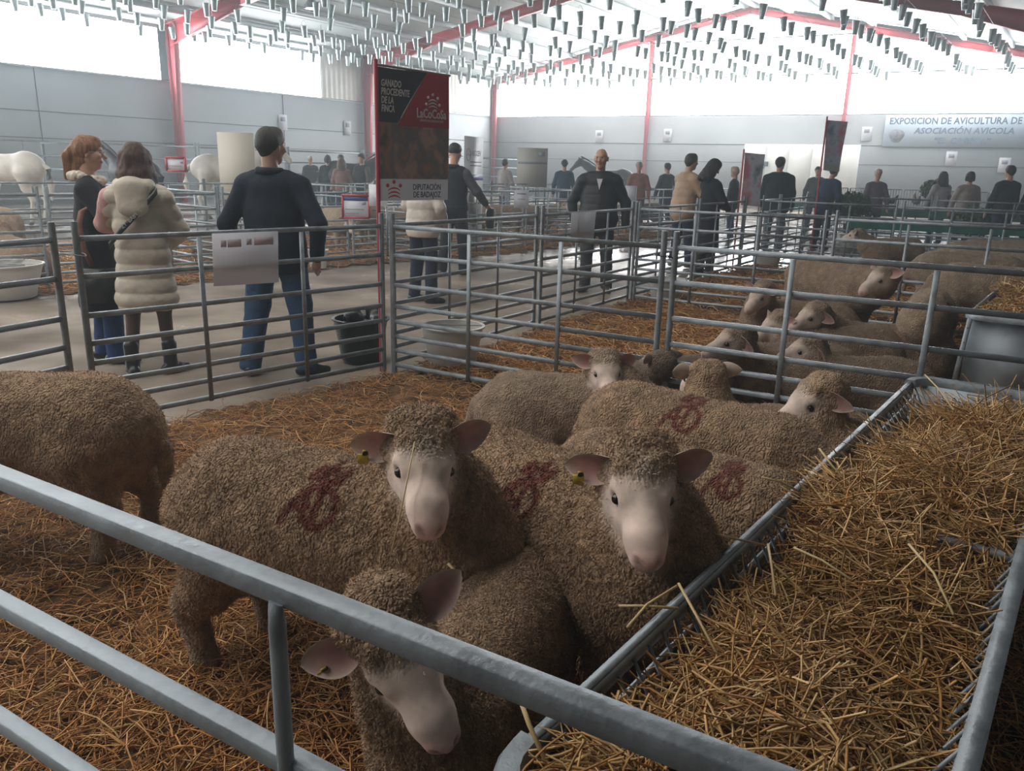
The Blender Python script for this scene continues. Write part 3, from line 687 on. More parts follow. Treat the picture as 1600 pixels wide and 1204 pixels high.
def make_sheep(name='sheep', lie=False, head=(.62, 0, .78), look=(1, 0, -.35), roll=0., vox=.012, fuzz=0, mark=None, seed=1, wool=WOOL, legs=None, tag=None, headscale=1., fat=1., earroll=0., earup=(.1, .1), stalks=True, topknot=1., facedim=1.):
    """+x is forward, z=0 is the ground; returns an empty with the body mesh and its parts"""
    B = []; A = B.append
    hs = headscale; H = np.array(head, float); Rh = frame_from(look, roll=roll); frames = {1: (Rh, H)}
    if not lie:
        cz = .49
        for x, z, r in ((-.37, cz, .165), (-.30, cz+.02, .185), (-.10, cz-.005, .205), (.10, cz-.01, .205), (.27, cz+.01, .18), (.36, cz, .155)): A(blob((x, 0, z), None, r*fat, sc=(1, .92, 1), k=.1))
        A(blob((-.30, 0, cz+.01), (.28, 0, cz+.01), .19*fat, .18*fat, sc=(1, .92, 1), k=.06))
        lg = legs or [(-.40, .0), (-.34, .0), (.28, .0), (.24, 0)]
        for i, (x, dy) in enumerate(lg):
            sy = 1 if i % 2 else -1
            if i < 2:
                A(blob((-.30, sy*.10, .43), (-.36+(x+.37)*.5, sy*.12, .30), .12, .075, k=.06)); A(blob((-.36+(x+.37)*.5, sy*.12, .30), (x-.04, sy*.115+dy, .235), .075, .052, k=.03))
                A(blob((x-.04, sy*.115+dy, .235), (x-.01, sy*.115+dy, .07), .050, .036, c=3, k=.02)); A(blob((x-.01, sy*.115+dy, .07), (x+.01, sy*.115+dy, .045), .034, .032, c=3, k=.015)); A(blob((x+.012, sy*.115+dy, .032), (x+.035, sy*.115+dy, .022), .030, .024, c=4, k=.008))
            else:
                A(blob((.27, sy*.10, .40), (x+.01, sy*.10, .27), .095, .058, k=.05)); A(blob((x+.01, sy*.10, .27), (x+.01, sy*.10+dy, .19), .052, .043, c=3, k=.02))
                A(blob((x+.01, sy*.10+dy, .19), (x, sy*.10+dy, .06), .040, .031, c=3, k=.02)); A(blob((x+.01, sy*.10+dy, .035), (x+.03, sy*.10+dy, .022), .029, .023, c=4, k=.008))
        A(blob((-.50, 0, cz+.06), (-.555, 0, cz-.05), .045, .035, k=.03)); A(blob((-.555, 0, cz-.05), (-.56, 0, cz-.2), .034, .022, k=.02))
        nb = np.array([.36, 0, .53])
    else:
        cz = .215
        for x, z, r in ((-.35, cz-.01, .185), (-.22, cz+.01, .21), (0, cz, .215), (.18, cz+.01, .20), (.30, cz+.02, .17)): A(blob((x, 0, z), None, r*fat, sc=(1, 1.0, .97), k=.1))
        A(blob((-.30, 0, cz), (.25, 0, cz), .20*fat, .19*fat, k=.06))
        for sy in (-1, 1):
            A(blob((-.30, sy*.13, .17), (-.14, sy*.19, .12), .13, .085, k=.05)); A(blob((-.14, sy*.20, .07), (-.36, sy*.22, .045), .05, .04, c=3, k=.02)); A(blob((-.36, sy*.22, .045), (-.20, sy*.25, .035), .035, .028, c=3, k=.015)); A(blob((-.19, sy*.25, .03), (-.165, sy*.25, .028), .026, c=4, k=.008))
            A(blob((.28, sy*.11, .16), (.40, sy*.12, .055), .08, .045, k=.04)); A(blob((.40, sy*.12, .05), (.24, sy*.15, .04), .038, .03, c=3, k=.02)); A(blob((.23, sy*.15, .035), (.20, sy*.15, .03), .027, c=4, k=.008))
        A(blob((-.52, 0, cz+.03), (-.57, .02, cz-.12), .04, .03, k=.03))
        nb = np.array([.30, 0, cz+.09])
    hb = H+Rh@np.array([-.045, 0, -.02])*hs
    mid = (nb+hb)/2+np.array([.02, 0, -.015])
    A(blob(nb, mid, .145, .115, sc=(1, .9, 1), k=.07)); A(blob(mid, hb, .115, .088*hs, k=.06)); A(blob(nb+[.0, 0, -.07], (nb+hb)/2+[.03, 0, -.07], .12, .08, k=.06))
    # head in its own frame: x to the muzzle, y left, z up
    h = lambda p, q, r0, r1, c=1, k=.02, sc=(1, 1, 1), sub=False: A(blob(np.array(p)*hs, None if q is None else np.array(q)*hs, r0*hs, (r1 or r0)*hs, sc=sc, fr=1, c=c, k=k*hs, sub=sub))
    h((0, 0, 0), (.045, 0, .0), .073, .066, c=1, k=.03); h((-.03, 0, -.02), (.0, 0, -.03), .075, .07, c=0, k=.03)
    h((.05, 0, -.002), (.165, 0, -.020), .058, .045, k=.03, sc=(1, .97, 1)); h((.165, 0, -.026), (.200, 0, -.038), .045, .038, k=.02, sc=(1, 1.05, 1))
    h((.03, 0, -.060), (.17, 0, -.060), .047, .029, k=.025); h((.185, 0, -.058), (.195, 0, -.055), .024, .022, k=.014)
    for sy in (-1, 1):
        h((.035, sy*.036, -.045), (.085, sy*.026, -.045), .040, .030, k=.03); h((.055, sy*.052, .024), (.085, sy*.045, .020), .021, .015, k=.022)
        h((.218, sy*.017, -.030), None, .015, None, c=2, k=.012); h((.240, sy*.016, -.036), (.226, sy*.027, -.024), .010, .008, k=.005, sub=True)
        h((.078, sy*.067, .007), None, .014, None, k=.012, sub=True)
    h((.225, 0, -.034), (.222, 0, -.05), .011, .008, c=2, k=.012); h((.23, 0, -.062), (.16, 0, -.066), .0025, .002, k=.004, sub=True)
    # curly cap
    if topknot:
        tk = topknot
        for p, r in (((-.03, 0, .040), .060), ((.015, .032, .048), .040), ((.015, -.032, .048), .040), ((.038, 0, .050), .034), ((-.05, .04, .035), .055), ((-.05, -.04, .035), .055), ((-.06, 0, 0), .08), ((-.03, .062, -.03), .045), ((-.03, -.062, -.03), .045), ((-.02, 0, -.075), .055)):
            h(p, None, r*(tk if p[2] > .05 else 1), None, c=0 if p[2] < .05 else 5, k=.02)
    V, F = fuse(B, vox, frames)
    hd = np.linalg.norm((V-H), axis=1); inh = np.clip(1-(hd/hs-.27)/.05, 0, 1)
    V = relax(V, F, 2)
    cols = [wool, FACE, NOSE, LEGC, HOOF, CURL]
    C = paint(V, B, frames, [np.array(c) for c in cols]); hl = (V-H)@Rh/hs
    ci = paint(V, B, frames, [np.array(c) for c in ((1, 0, 0), (0, 0, 0), (0, 0, 0), (.7, 0, 0), (0, 0, 0), (1, 0, 0))])[:, 0]
    # small dark mottling keeps the fleece from looking plastic
    N = vnormals(V, F); big = vnoise(V, 9, seed); mid_ = vnoise(V, 32, seed+3); fine = vnoise(V*[1, 1, .6], 105, seed+9)
    V = V+N*(ci*(big*.006+mid_*.0035+np.abs(fine)*-.0014+np.where(inh > .5, np.abs(vnoise(V, 60, seed+2))*-.009, 0)))[:, None]
    C = C*(1+ci*(.10*big+.10*mid_-.10*np.abs(fine)))[:, None]
    fx = np.clip(hl[:, 0]/.2, 0, 1)*(1-ci)*inh; C = C*(1-.10*fx[:, None]*np.array([0, .5, .4]))
    eyerim = sum(np.exp(-(((hl-np.array([.078, sy*.06, .007]))**2).sum(1))/.00028) for sy in (-1, 1))*inh; C = C*(1-.55*eyerim[:, None]*np.array([.8, 1, 1]))  # dark rim around each eye
    for q_, w_, a_ in [((.229, .023, -.027), .00007, .8), ((.229, -.023, -.027), .00007, .8), ((.234, .015, -.036), .00004, .6), ((.234, -.015, -.036), .00004, .6), ((.236, 0, -.052), .00003, .45)]: C = C*(1-a_*(np.exp(-((hl-np.array(q_))**2).sum(1)/w_)*inh)[:, None])  # shade of the nostril hollows painted into the colour, too fine to carve
    ml = np.exp(-((hl[:, 2]+.064-.10*np.clip(.2-hl[:, 0], 0, .1))**2)/.00002)*(hl[:, 0] > .14)*inh; C = C*(1-.45*ml[:, None])  # mouth crease darkened in the colour as well
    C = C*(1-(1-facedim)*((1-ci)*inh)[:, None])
    if mark is not None:
        for (o_, ux, uz, size, th, *ls_) in mark:
            o_ = np.array(o_, float); ux = unit(ux); uz = np.array(uz, float); uz = unit(uz-(uz@ux)*ux); nn_ = np.cross(ux, uz); q = V-o_; P = np.stack([q@ux/size, q@uz/size], 1)
            dm = np.minimum.reduce([seg_dist(P, l) for l in (ls_[0] if ls_ else LETTERS)])*size+vnoise(V, 90, 4)*.002; a = np.clip((th-dm)/.005, 0, 1)*((q@nn_)**2 < .14**2)*(np.abs(N@nn_) > .25)*((N@nn_)*np.sign((np.array([0, 0, .45])-o_)@nn_+1e-9) < 0)
            C = C*(1-a[:, None]*.9)+np.array(MARK)*a[:, None]*.9
    nV = len(V); allV = [V]; allC = [C]; Q = [F]; T = []; wl = [ci]; off = nV
    if fuzz:
        fv, fq, ft, fc = tufts(V, F, fuzz, .013, .0021, C, seed, np.clip(ci*1.0-.5*(inh > .5)*0, 0, 1), comb=.5)
        allV.append(fv); allC.append(fc); Q.append(fq+off); T.append(ft+off); wl.append(np.zeros(len(fv))); off += len(fv)
    for k_, sy in enumerate((-1, 1)):
        ev, ef, inn = ear_mesh(.13*hs, .084*hs, drop=.015)
        eu = earup[k_]; xd = unit(np.array([-.14, sy*1.0, eu])); zd = np.array([.88, sy*.1, .30+earroll]); zd = unit(zd-(zd@xd)*xd); yd = np.cross(zd, xd)
        ev = ev@np.stack([xd, yd, zd])+np.array([-.015, sy*.052, .028])*hs; ev = ev@Rh.T+H
        if sy > 0: pass
        cc = np.where(inn[:, None] == 1, np.array(EARI), np.array(EARO)); nu, nv = 16, 11; jj = np.tile(np.arange(12), 34) ; ed = np.abs(jj/11*2-1)**3; uu = np.tile(np.repeat(np.arange(17)/16, 12), 2); ed = np.maximum(ed, uu**5)
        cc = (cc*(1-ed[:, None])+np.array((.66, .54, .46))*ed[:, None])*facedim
        allV.append(ev); allC.append(cc); Q.append(ef+off); wl.append(np.zeros(len(ev))); off += len(ev)
    root = empty(name)
    me = mesh_np('body', np.concatenate(allV), [np.concatenate(Q)]+([np.concatenate(T)] if T else []), M['coat'], col=np.concatenate(allC), smooth=True)
    a = me.attributes.new('Wool', 'FLOAT', 'POINT'); a.data.foreach_set('value', np.concatenate(wl).astype(np.float32))
    link('body', me, root)
    for sy in (-1, 1):
        m = MB(); c = H+Rh@(np.array([.077, sy*.0575, .007])*hs); rr = .0140*hs
        m.lathe([(max(1e-4, rr*math.sin(a_)), -rr*math.cos(a_)) for a_ in np.linspace(.02, math.pi-.02, 9)], c, seg=12); m.build('eye', M['eye'], root, smooth=True)
    if tag is not None:
        sy = tag; m = MB(); eu = earup[0 if sy < 0 else 1]; d = np.array([-.14, sy*1.0, eu]); d = unit(d); c0 = np.array([-.015, sy*.052, .028])*hs+d*.088*hs+np.array([.014, 0, -.006])*hs
        c = H+Rh@c0; R2 = Rh
        m.box(H+Rh@(c0+np.array([.004, sy*.004, -.020])*hs), (.003, .026*hs, .030*hs), rot=R2); m.box(H+Rh@(c0+np.array([.004, sy*.001, -.001])*hs), (.004, .012*hs, .016*hs), rot=R2)
        t_ = m.build('ear_tag', M['tag'], root, label='yellow plastic ear tag')
        m = MB(); m.tube([c+R2@np.array([.002, 0, 0]), c+R2@np.array([.008, 0, 0])], .007*hs, 10); m.build('pin', M['tagpin'], t_, smooth=True)
    return root
def setp(o, x, y, heading, label, group=None, scale=1., z=0.0):
    o.location = (x, y, z); o.rotation_euler = (0, 0, math.radians(heading)); o.scale = (scale,)*3; o['label'] = label; o['category'] = 'sheep'
    if group: o['group'] = group
    return o
def tolocal(P, x, y, heading, scale=1.):
    a = math.radians(heading); d = np.array([P[0]-x, P[1]-y]); return np.array([d[0]*math.cos(a)+d[1]*math.sin(a), -d[0]*math.sin(a)+d[1]*math.cos(a), P[2]])/scale
def ldir(D, heading):
    a = math.radians(heading); return np.array([D[0]*math.cos(a)+D[1]*math.sin(a), -D[0]*math.sin(a)+D[1]*math.cos(a), D[2]])
def sheep_at(x, y, hd, headpx, headz, look, label, group=None, scale=1., mark=None, markw=None, **k):
    """head poll given as a pixel at height headz; look is a world direction"""
    Hw = at(headpx[0], headpx[1], headz); o = make_sheep(head=tolocal(Hw, x, y, hd, scale), look=ldir(np.array(look, float), hd), mark=mark, **k); print(label[:30], 'head local', tolocal(Hw, x, y, hd, scale).round(2))
    return setp(o, x, y, hd, label, group, scale)
# ------------------------------------------------------------------ the flock
FINE = .0068
GF = 'sheep of the front pen'
mk = lambda x, z, y=-.17, size=.16: [((x, y, z), (1, 0, 0), (0, .5, 1), size, .0125)]
# S1 left of centre, looking at the viewer
s1 = sheep_at(-.46, 1.98, -20, (658, 705), .80, (.22, -.95, -.42), 'standing sheep left of centre looking at the viewer, red brand on its near flank', GF,
  vox=FINE, fuzz=60000, seed=1, tag=-1, roll=-.05, earup=(-.38, .14), mark=mk(-.06, .585), fat=1.04)
# S2 right of it
s2 = sheep_at(.14, 2.02, -48, (998, 745), .78, (.0, -.96, -.42), 'standing sheep facing the viewer with its flank beside the hay rack rim, wide pink ears', GF,
  vox=FINE, fuzz=60000, seed=2, tag=-1, roll=.0, earup=(-.30, .04), mark=mk(-.08, .58), fat=1.06)
# S3 nearest, head low behind the front rail
s3 = sheep_at(-.05, 1.56, -108, (612, 995), .68, (.50, -.55, -.60), 'nearest sheep, its head lowered behind the front hurdle rail', GF,
  vox=FINE, fuzz=60000, seed=3, tag=-1, roll=.52, earup=(-.1, .15), earroll=1.2, fat=1.0, scale=.78, headscale=1.12, mark=[((-.24, -.10, .68), (0, -1, 0), (1, 0, 0), .07, .012, [[(0, .6), (.25, .9), (.5, .55), (.8, .8), (1, .5), (.5, 0), (0, .6)], [(.2, .6), (.5, .25), (.8, .55)]])])
s4 = sheep_at(-1.83, 2.74, 178, (-260, 640), .70, (-1, 0, -.3), 'sheep at the left edge seen from behind, its tail and hind legs toward the centre', GF,
  vox=.009, fuzz=34000, seed=4, fat=1.04)
s6 = setp(make_sheep(vox=.009, fuzz=22000, seed=6, head=(.58, 0, .50), look=(1, 0, -.7), mark=mk(-.1, .60, y=-.15, size=.17), fat=1.02), .71, 2.84, -36, 'standing sheep with a clear red brand, rear one of the two facing the hay rack', GF, .93)
s7 = setp(make_sheep(vox=.009, fuzz=22000, seed=7, head=(.56, 0, .50), look=(1, 0, -.7), mark=mk(.14, .60, y=-.13, size=.14), fat=.98), .56, 2.41, -34, 'standing sheep with a smeared red brand, front one of the two facing the hay rack', GF, .87)
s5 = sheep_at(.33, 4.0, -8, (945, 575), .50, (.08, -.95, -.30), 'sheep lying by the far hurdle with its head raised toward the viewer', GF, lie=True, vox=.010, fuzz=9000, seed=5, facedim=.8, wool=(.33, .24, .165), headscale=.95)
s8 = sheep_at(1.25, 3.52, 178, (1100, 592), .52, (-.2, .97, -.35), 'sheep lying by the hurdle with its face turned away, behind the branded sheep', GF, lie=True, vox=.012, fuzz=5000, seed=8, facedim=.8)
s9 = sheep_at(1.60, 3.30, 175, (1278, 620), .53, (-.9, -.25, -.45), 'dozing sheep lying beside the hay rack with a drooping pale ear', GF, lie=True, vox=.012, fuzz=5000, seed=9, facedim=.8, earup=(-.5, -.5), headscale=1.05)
# ------------------------------------------------------------------ more sheep: second pen and beyond
G2 = 'sheep of the second pen'
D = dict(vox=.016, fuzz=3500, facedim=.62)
DW = (.28, .195, .13)
sheep_at(1.0, 4.75, 200, (1030, 566), .40, (-.5, .8, -.2), 'dark lying sheep seen through the hurdle just right of the double post', G2, lie=True, seed=31, wool=(.22, .165, .12), scale=.85, **D)
sheep_at(1.75, 4.95, 182, (1150, 530), .50, (-1, -.1, -.35), 'lying sheep in profile with a pale drooping ear, leftmost of the group behind the hurdle', G2, lie=True, seed=32, wool=DW, earup=(-.9, -.9), **D)
sheep_at(2.12, 4.72, 176, (1262, 545), .44, (-1, -.1, -.25), 'lying sheep with its muzzle stretched left, in front of the others behind the hurdle', G2, lie=True, seed=33, wool=DW, earup=(-.8, -.8), scale=.95, **D)
sheep_at(2.35, 5.68, 178, (1215, 505), .42, (-1, -.3, -.5), 'lying sheep with its head half hidden behind a rail, middle of the resting group', G2, lie=True, seed=34, wool=DW, **D)
sheep_at(2.75, 5.75, 176, (1272, 492), .50, (-1, -.35, -.35), 'lying sheep with a white ear and raised head, in the middle of the resting group', G2, lie=True, seed=35, wool=DW, earup=(-.7, -.7), **D)
sheep_at(2.45, 6.75, 165, (1190, 458), .52, (-.8, -.6, -.6), 'lying sheep with its head up, farthest left in the second pen', G2, lie=True, seed=36, wool=DW, **D)
sheep_at(2.9, 7.15, -70, (1380, 432), .69, (-.95, -.3, -.45), 'large standing sheep with a curly head turned left, behind the resting group', G2, seed=37, wool=DW, scale=1.08, earup=(.1, .15), **D)
sheep_at(3.12, 5.9, 238, (1455, 478), .56, (-.75, -.4, -.65), 'sheep with a drooping ear walking left beside the second hay rack', G2, seed=38, wool=(.38, .28, .19), earup=(-.2, -.3), scale=.92, **D)
GX = 'sheep of the pens beyond the second one'
far = dict(vox=.02, fuzz=0, facedim=.75)
fw = (.36, .27, .19)
p1 = make_sheep(seed=41, wool=fw, head=(.62, 0, .50), look=(1, 0, -.7), **far); setp(p1, 4.35, 7.1, -25, 'sheep feeding at the rack, branded back nearest behind the large standing sheep', GX, 1.05)
spots = [(4.75, 8.3, -20, 1.05, 'broad backed sheep feeding in the third pen, front of the row at the rack'), (5.3, 8.9, -28, 1.0, 'sheep feeding in the third pen, second of the row at the rack'), (5.75, 9.7, -30, 1.05, 'sheep feeding in the third pen, third of the row at the rack'),
         (6.3, 10.4, -22, 1.0, 'sheep feeding in the third pen, hindmost of the row at the rack'), (6.55, 10.8, 150, 1.0, 'sheep with its back to the rack beside the third rack end'), (7.3, 10.3, 195, 1.0, 'sheep standing sideways at the right edge beyond the third rack')]
for x, y, h_, sc_, lb in spots: o = copy_tree(p1); setp(o, x, y, h_, lb, GX, sc_)
p2 = make_sheep(seed=42, wool=fw, head=(.60, -.12, .74), look=(.6, -.9, -.3), **far); setp(p2, 5.3, 11.2, 200, 'sheep with a raised head looking along the far pen', GX, .95)
p3 = make_sheep(seed=43, lie=True, wool=DW, head=(.52, 0, .5), look=(1, .2, -.3), **far); setp(p3, -6.15, 9.75, 140, 'brown sheep lying at the left edge across the aisle, nearest the hurdle', 'sheep across the aisle', 1.15)
LF = [(p1, -7.0, 10.6, 150, 1.15, 'brown sheep standing at the left edge across the aisle'), (p3, -4.4, 12.3, 20, 1.0, 'sheep lying behind the woman in the cream coat'), (p1, -3.15, 14.1, -60, 1.05, 'sheep standing right of the man in navy, its rump toward the aisle'),
      (p2, -2.75, 15.2, -95, 1.1, 'sheep with its round head raised left of the banner'), (p1, -2.0, 15.0, 10, 1.0, 'sheep standing left of the red banner pole'), (p1, -.4, 17.2, 200, 1.0, 'sheep standing right of the roll-up banner'), (p2, .4, 17.6, 20, 1.0, 'sheep standing under the small notice right of the roll-up banner'),
      (p1, 1.4, 18.6, 170, 1.0, 'sheep standing left of the bald man'), (p1, 2.1, 19.4, -20, 1.0, 'sheep standing behind the bald man'), (p2, 3.3, 20.6, -150, 1.0, 'sheep standing right of the bald man, under a notice'), (p1, -1.2, 16.4, -30, 1.0, 'sheep standing behind the roll-up banner')]
for src, x, y, h_, sc_, lb in LF: o = copy_tree(src); setp(o, x, y, h_, lb, 'sheep across the aisle', sc_)

# ------------------------------------------------------------------ horses in the corrals
def make_horse(col, mane, seed):
    B = []; A = B.append; H = np.array([1.12, 0, 1.78]); Rh = frame_from((1, 0, -.9)); fr = {1: (Rh, H)}
    for x, z, r in ((-.62, 1.22, .27), (-.45, 1.28, .29), (-.1, 1.2, .29), (.25, 1.2, .29), (.5, 1.22, .25)): A(blob((x, 0, z), None, r, sc=(1, .85, 1), k=.12))
    A(blob((-.5, 0, 1.2), (.45, 0, 1.2), .27, .27, sc=(1, .85, 1), k=.08))
    for i, (x, sy) in enumerate(((-.62, -1), (-.56, 1), (.48, -1), (.42, 1))):
        if i < 2: A(blob((-.5, sy*.15, 1.1), (x+.05, sy*.16, .8), .2, .1, k=.08)); A(blob((x+.05, sy*.16, .8), (x-.08, sy*.16, .55), .09, .055, k=.04)); A(blob((x-.08, sy*.16, .55), (x, sy*.16, .12), .048, .042, k=.03))
        else: A(blob((.42, sy*.14, 1.05), (x+.02, sy*.15, .6), .13, .062, k=.06)); A(blob((x+.02, sy*.15, .6), (x, sy*.15, .12), .055, .042, k=.03))
        A(blob((x+.01, sy*.155, .10), (x+.04, sy*.155, .03), .045, .055, c=1, k=.02))
    A(blob((.45, 0, 1.32), (.85, 0, 1.62), .22, .14, sc=(1, .7, 1), k=.1)); A(blob((.85, 0, 1.62), (1.08, 0, 1.76), .14, .11, sc=(1, .75, 1), k=.06))
    h = lambda p, q, r0, r1, c=0, k=.04: A(blob(p, q, r0, r1, fr=1, c=c, k=k))
    h((-.02, 0, 0), (.14, 0, 0), .11, .095); h((.12, 0, -.01), (.44, 0, -.02), .09, .06); h((.05, 0, -.07), (.2, 0, -.05), .09, .06); h((.44, 0, -.02), (.48, 0, -.04), .06, .055)
    for sy in (-1, 1): h((-.04, sy*.06, .08), (-.06, sy*.08, .20), .035, .012, k=.02)
    V, F = fuse(B, .035, fr); V = relax(V, F, 1); C = paint(V, B, fr, [np.array(col), np.array((.05, .045, .04))]); r = empty('horse')
    C = C*(1+.12*vnoise(V, 6, seed)[:, None])
    link('body', mesh_np('body', V, F, M['coat_smooth'], col=C, smooth=True), r)
    m = MB(); m.loft([[np.array(p)+np.array(q) for q in ((-.05, -.03, -.02), (-.05, .03, -.02), (.02, .02, .07), (.02, -.02, .07))] for p in ((.38, 0, 1.50), (.6, 0, 1.66), (.8, 0, 1.78), (1.0, 0, 1.88), (1.1, 0, 1.90))]); m.build('mane', mane, r, smooth=True)
    m = MB(); m.tube([(-.86, 0, 1.3), (-.98, 0, 1.2), (-1.0, 0, .9), (-.97, 0, .55)], [.04, .06, .07, .02], 8); m.build('tail', mane, r, smooth=True)
    return r
M['coat_smooth'] = mat('short_coat', rough=.55, attr=True, var=.08, vscale=6)
M['manew'] = mat('pale_mane', (.55, .52, .48), .8); M['maneb'] = mat('black_mane', (.012, .012, .014), .6)
hw = make_horse((.62, .59, .54), M['manew'], 1); hb = make_horse((.020, .020, .024), M['maneb'], 2)
GH = 'horses in the corrals by the left wall'
def ph(o, x, d, h_, lb, s_=1.0): w = dirxy(x, 240, d); o.location = (w[0], d, 0); o.rotation_euler[2] = math.radians(h_); o.scale = (s_,)*3; o['label'] = lb; o['category'] = 'horse'; o['group'] = GH
ph(hw, 8, 17.5, 172, 'white horse behind the woman with the fur collar, at the left', 1.0)
ph(hb, 205, 17.0, 150, 'dark horse between the two women, its ears pricked', .93)
o = copy_tree(hw); ph(o, 356, 20.5, 12, 'grey white horse left of the pale board', 1.04)
o = copy_tree(hb); ph(o, 548, 24.5, 5, 'black horse left of the tall hanging banner', 1.0)
o = copy_tree(hb); ph(o, 955, 30, 175, 'dark horse far back behind the bald man', 1.0)
# ------------------------------------------------------------------ people
SKIN = (.50, .30, .22)
def cloth(name, c, rough=.8, var=.12, bump=.25, bscale=30): return mat(name, c, rough, 0, var=var, vscale=9, bump=bump, bscale=bscale, spec=.25)
M['skin'] = mat('skin', rough=.5, attr=True, var=.04, vscale=20, spec=.3)
def garment(name, blobs, vox, m, parent, fn=None, seed=0, wr=.004, cut=None, relaxn=1):
    V, F = fuse(blobs, vox, cutz=cut)
    if relaxn: V = relax(V, F, relaxn)
    N = vnormals(V, F)
    V = V+N*(vnoise(V*[1, 1, .6], 14, seed)*wr+vnoise(V, 33, seed+1)*wr*.4)[:, None]
    if fn is not None: V = V+N*fn(V)[:, None]
    me = mesh_np(name, V, F, m, smooth=True); return link(name, me, parent)
def person(h=1.75, w=1., vox=.014, top='jacket', topc=(.02, .025, .035), hem=.80, puff=0, botc=(.03, .05, .10), bottom='trousers', shoec=(.012, .012, .012), hair='short', hairc=(.02, .018, .016),
           feet=((.0, .13, 0), (0, -.13, 0)), arms=(((.05, .27, 1.10), (.12, .28, .86)), ((.05, -.27, 1.10), (.12, -.28, .86))), headyaw=0, headpitch=0, lean=0, skirt=None, vest=None, collar=None, hood=False, belly=0., skin=SKIN, seed=1, facedetail=True, boots=False, name='person', legw=1., handvis=True):
    """built 1.75 tall facing +x, then scaled; arms give elbow and wrist positions, feet (x, y, toe angle)"""
    r = empty(name); s = 1.0
    sh = 1.42; hipz = .93; lx = lean
    def T(p): p = np.array(p, float); k = max(0, p[2]-hipz); return p+np.array([lx*k, 0, -abs(lx)*k*.15])
    headc = T((.02, 0, 1.635)); a = math.radians(headyaw); Rh = frame_from((math.cos(a)*math.cos(headpitch), math.sin(a)*math.cos(headpitch), math.sin(headpitch))); fr = {1: (Rh, headc)}
    B = []; A = B.append
    hips = [np.array([0, .09*w, hipz]), np.array([0, -.09*w, hipz])]
    legs = []
    for (fx, fy, ta), hp_ in zip(feet, hips):
        ank = np.array([fx-.03, fy, .09]); knee = (hp_+ank)/2+np.array([.03, 0, .02]); legs.append((hp_, knee, ank, ta))
    A(blob(T((0, 0, .98)), T((0, 0, 1.2)), .13*w, .12*w, sc=(.85, 1.1, 1), k=.06)); A(blob(T((0, 0, 1.2)), T((0, 0, 1.36)), .12*w, .11*w, sc=(.85, 1.25, 1), k=.06))
    for hp_, kn, an, ta in legs: A(blob(hp_, kn, .085*legw, .058*legw, k=.03, c=1)); A(blob(kn, an, .057*legw, .040, k=.03, c=1))
    hands = []
    for sy, (el, wr) in zip((1, -1), arms):
        so = T((0, sy*.175*w, sh-.03)); el = T(el); wr = T(wr); A(blob(so, el, .05, .042, k=.03)); A(blob(el, wr, .04, .028, k=.02)); hands.append((sy, el, wr))
        if handvis:
            d = unit(wr-el); pc = wr+d*.05; side = unit(np.cross(d, (0, sy*1., .001))) if abs(d[2]) > .5 else np.array([0, 0, 1.]); fwd = unit(np.array([1, 0, 0])-d*d[0]) if abs(d[0]) < .9 else np.array([0, 0, 1.]); pal = np.cross(d, fwd)
            A(blob(wr, wr+d*.075, .027, .034, sc=(1, 1, 1), k=.012))
            for q, ln in ((-.026, .058), (-.009, .070), (.009, .066), (.026, .052)):
                b0 = wr+d*.085+fwd*q; b1 = b0+d*ln*.55+pal*(.006*-sy); b2 = b1+d*ln*.4+pal*(.016*-sy); A(blob(b0, b1, .0088, .0082, k=.005)); A(blob(b1, b2, .0082, .007, k=.004))
            b0 = wr+d*.035+fwd*.028; b1 = b0+d*.03+fwd*.020; A(blob(b0, b1, .0105, .0092, k=.008)); A(blob(b1, b1+d*.028+fwd*.002, .0092, .008, k=.004))
    A(blob(T((-.01, 0, 1.40)), headc+Rh@np.array([-.03, 0, -.06]), .062, .052, k=.03))
    hh = lambda p, q, r0, r1=None, k=.02, c=0, sub=False, sc=(1, 1, 1): A(blob(p, q, r0, r1, fr=1, k=k, c=c, sub=sub, sc=sc))
    hh((-.015, 0, .035), (.01, 0, .035), .083, .080, sc=(1, .9, 1)); hh((.02, 0, -.03), (.03, 0, -.075), .062, .045); hh((.045, 0, -.09), None, .026); hh((.0, 0, -.02), None, .072, sc=(1, .95, 1))
    if facedetail:
        hh((.088, 0, .005), (.108, 0, -.028), .010, .015, k=.012); hh((.08, 0, -.058), (.078, .018, -.056), .010, .007, k=.008, c=2); hh((.08, 0, -.058), (.078, -.018, -.056), .010, .007, k=.008, c=2); hh((.082, -.03, .03), (.082, .03, .03), .012, .012, k=.015)
        for sy in (-1, 1): hh((.090, sy*.032, .010), None, .009, k=.012, sub=True); hh((-.005, sy*.080, .0), (-.012, sy*.086, -.025), .020, .014, k=.008, sc=(.8, .5, 1)); hh((.06, sy*.04, -.02), None, .026, k=.02)
    V, F = fuse(B, vox, fr); C = paint(V, B, fr, [np.array(skin), np.array(skin if bottom != 'tights' else (.10, .06, .045)), np.array(skin)*[.9, .6, .6]], soft=.004)
    link('body', mesh_np('body', V, F, M['skin'], col=C, smooth=True), r)
    if facedetail:
        for sy in (-1, 1):
            m = MB(); c = headc+Rh@np.array([.076, sy*.032, .010]); m.lathe([(max(1e-4, .009*math.sin(q)), -.009*math.cos(q)) for q in np.linspace(.02, math.pi-.02, 7)], c, seg=8); m.build('eye', M['eye'], r, smooth=True)
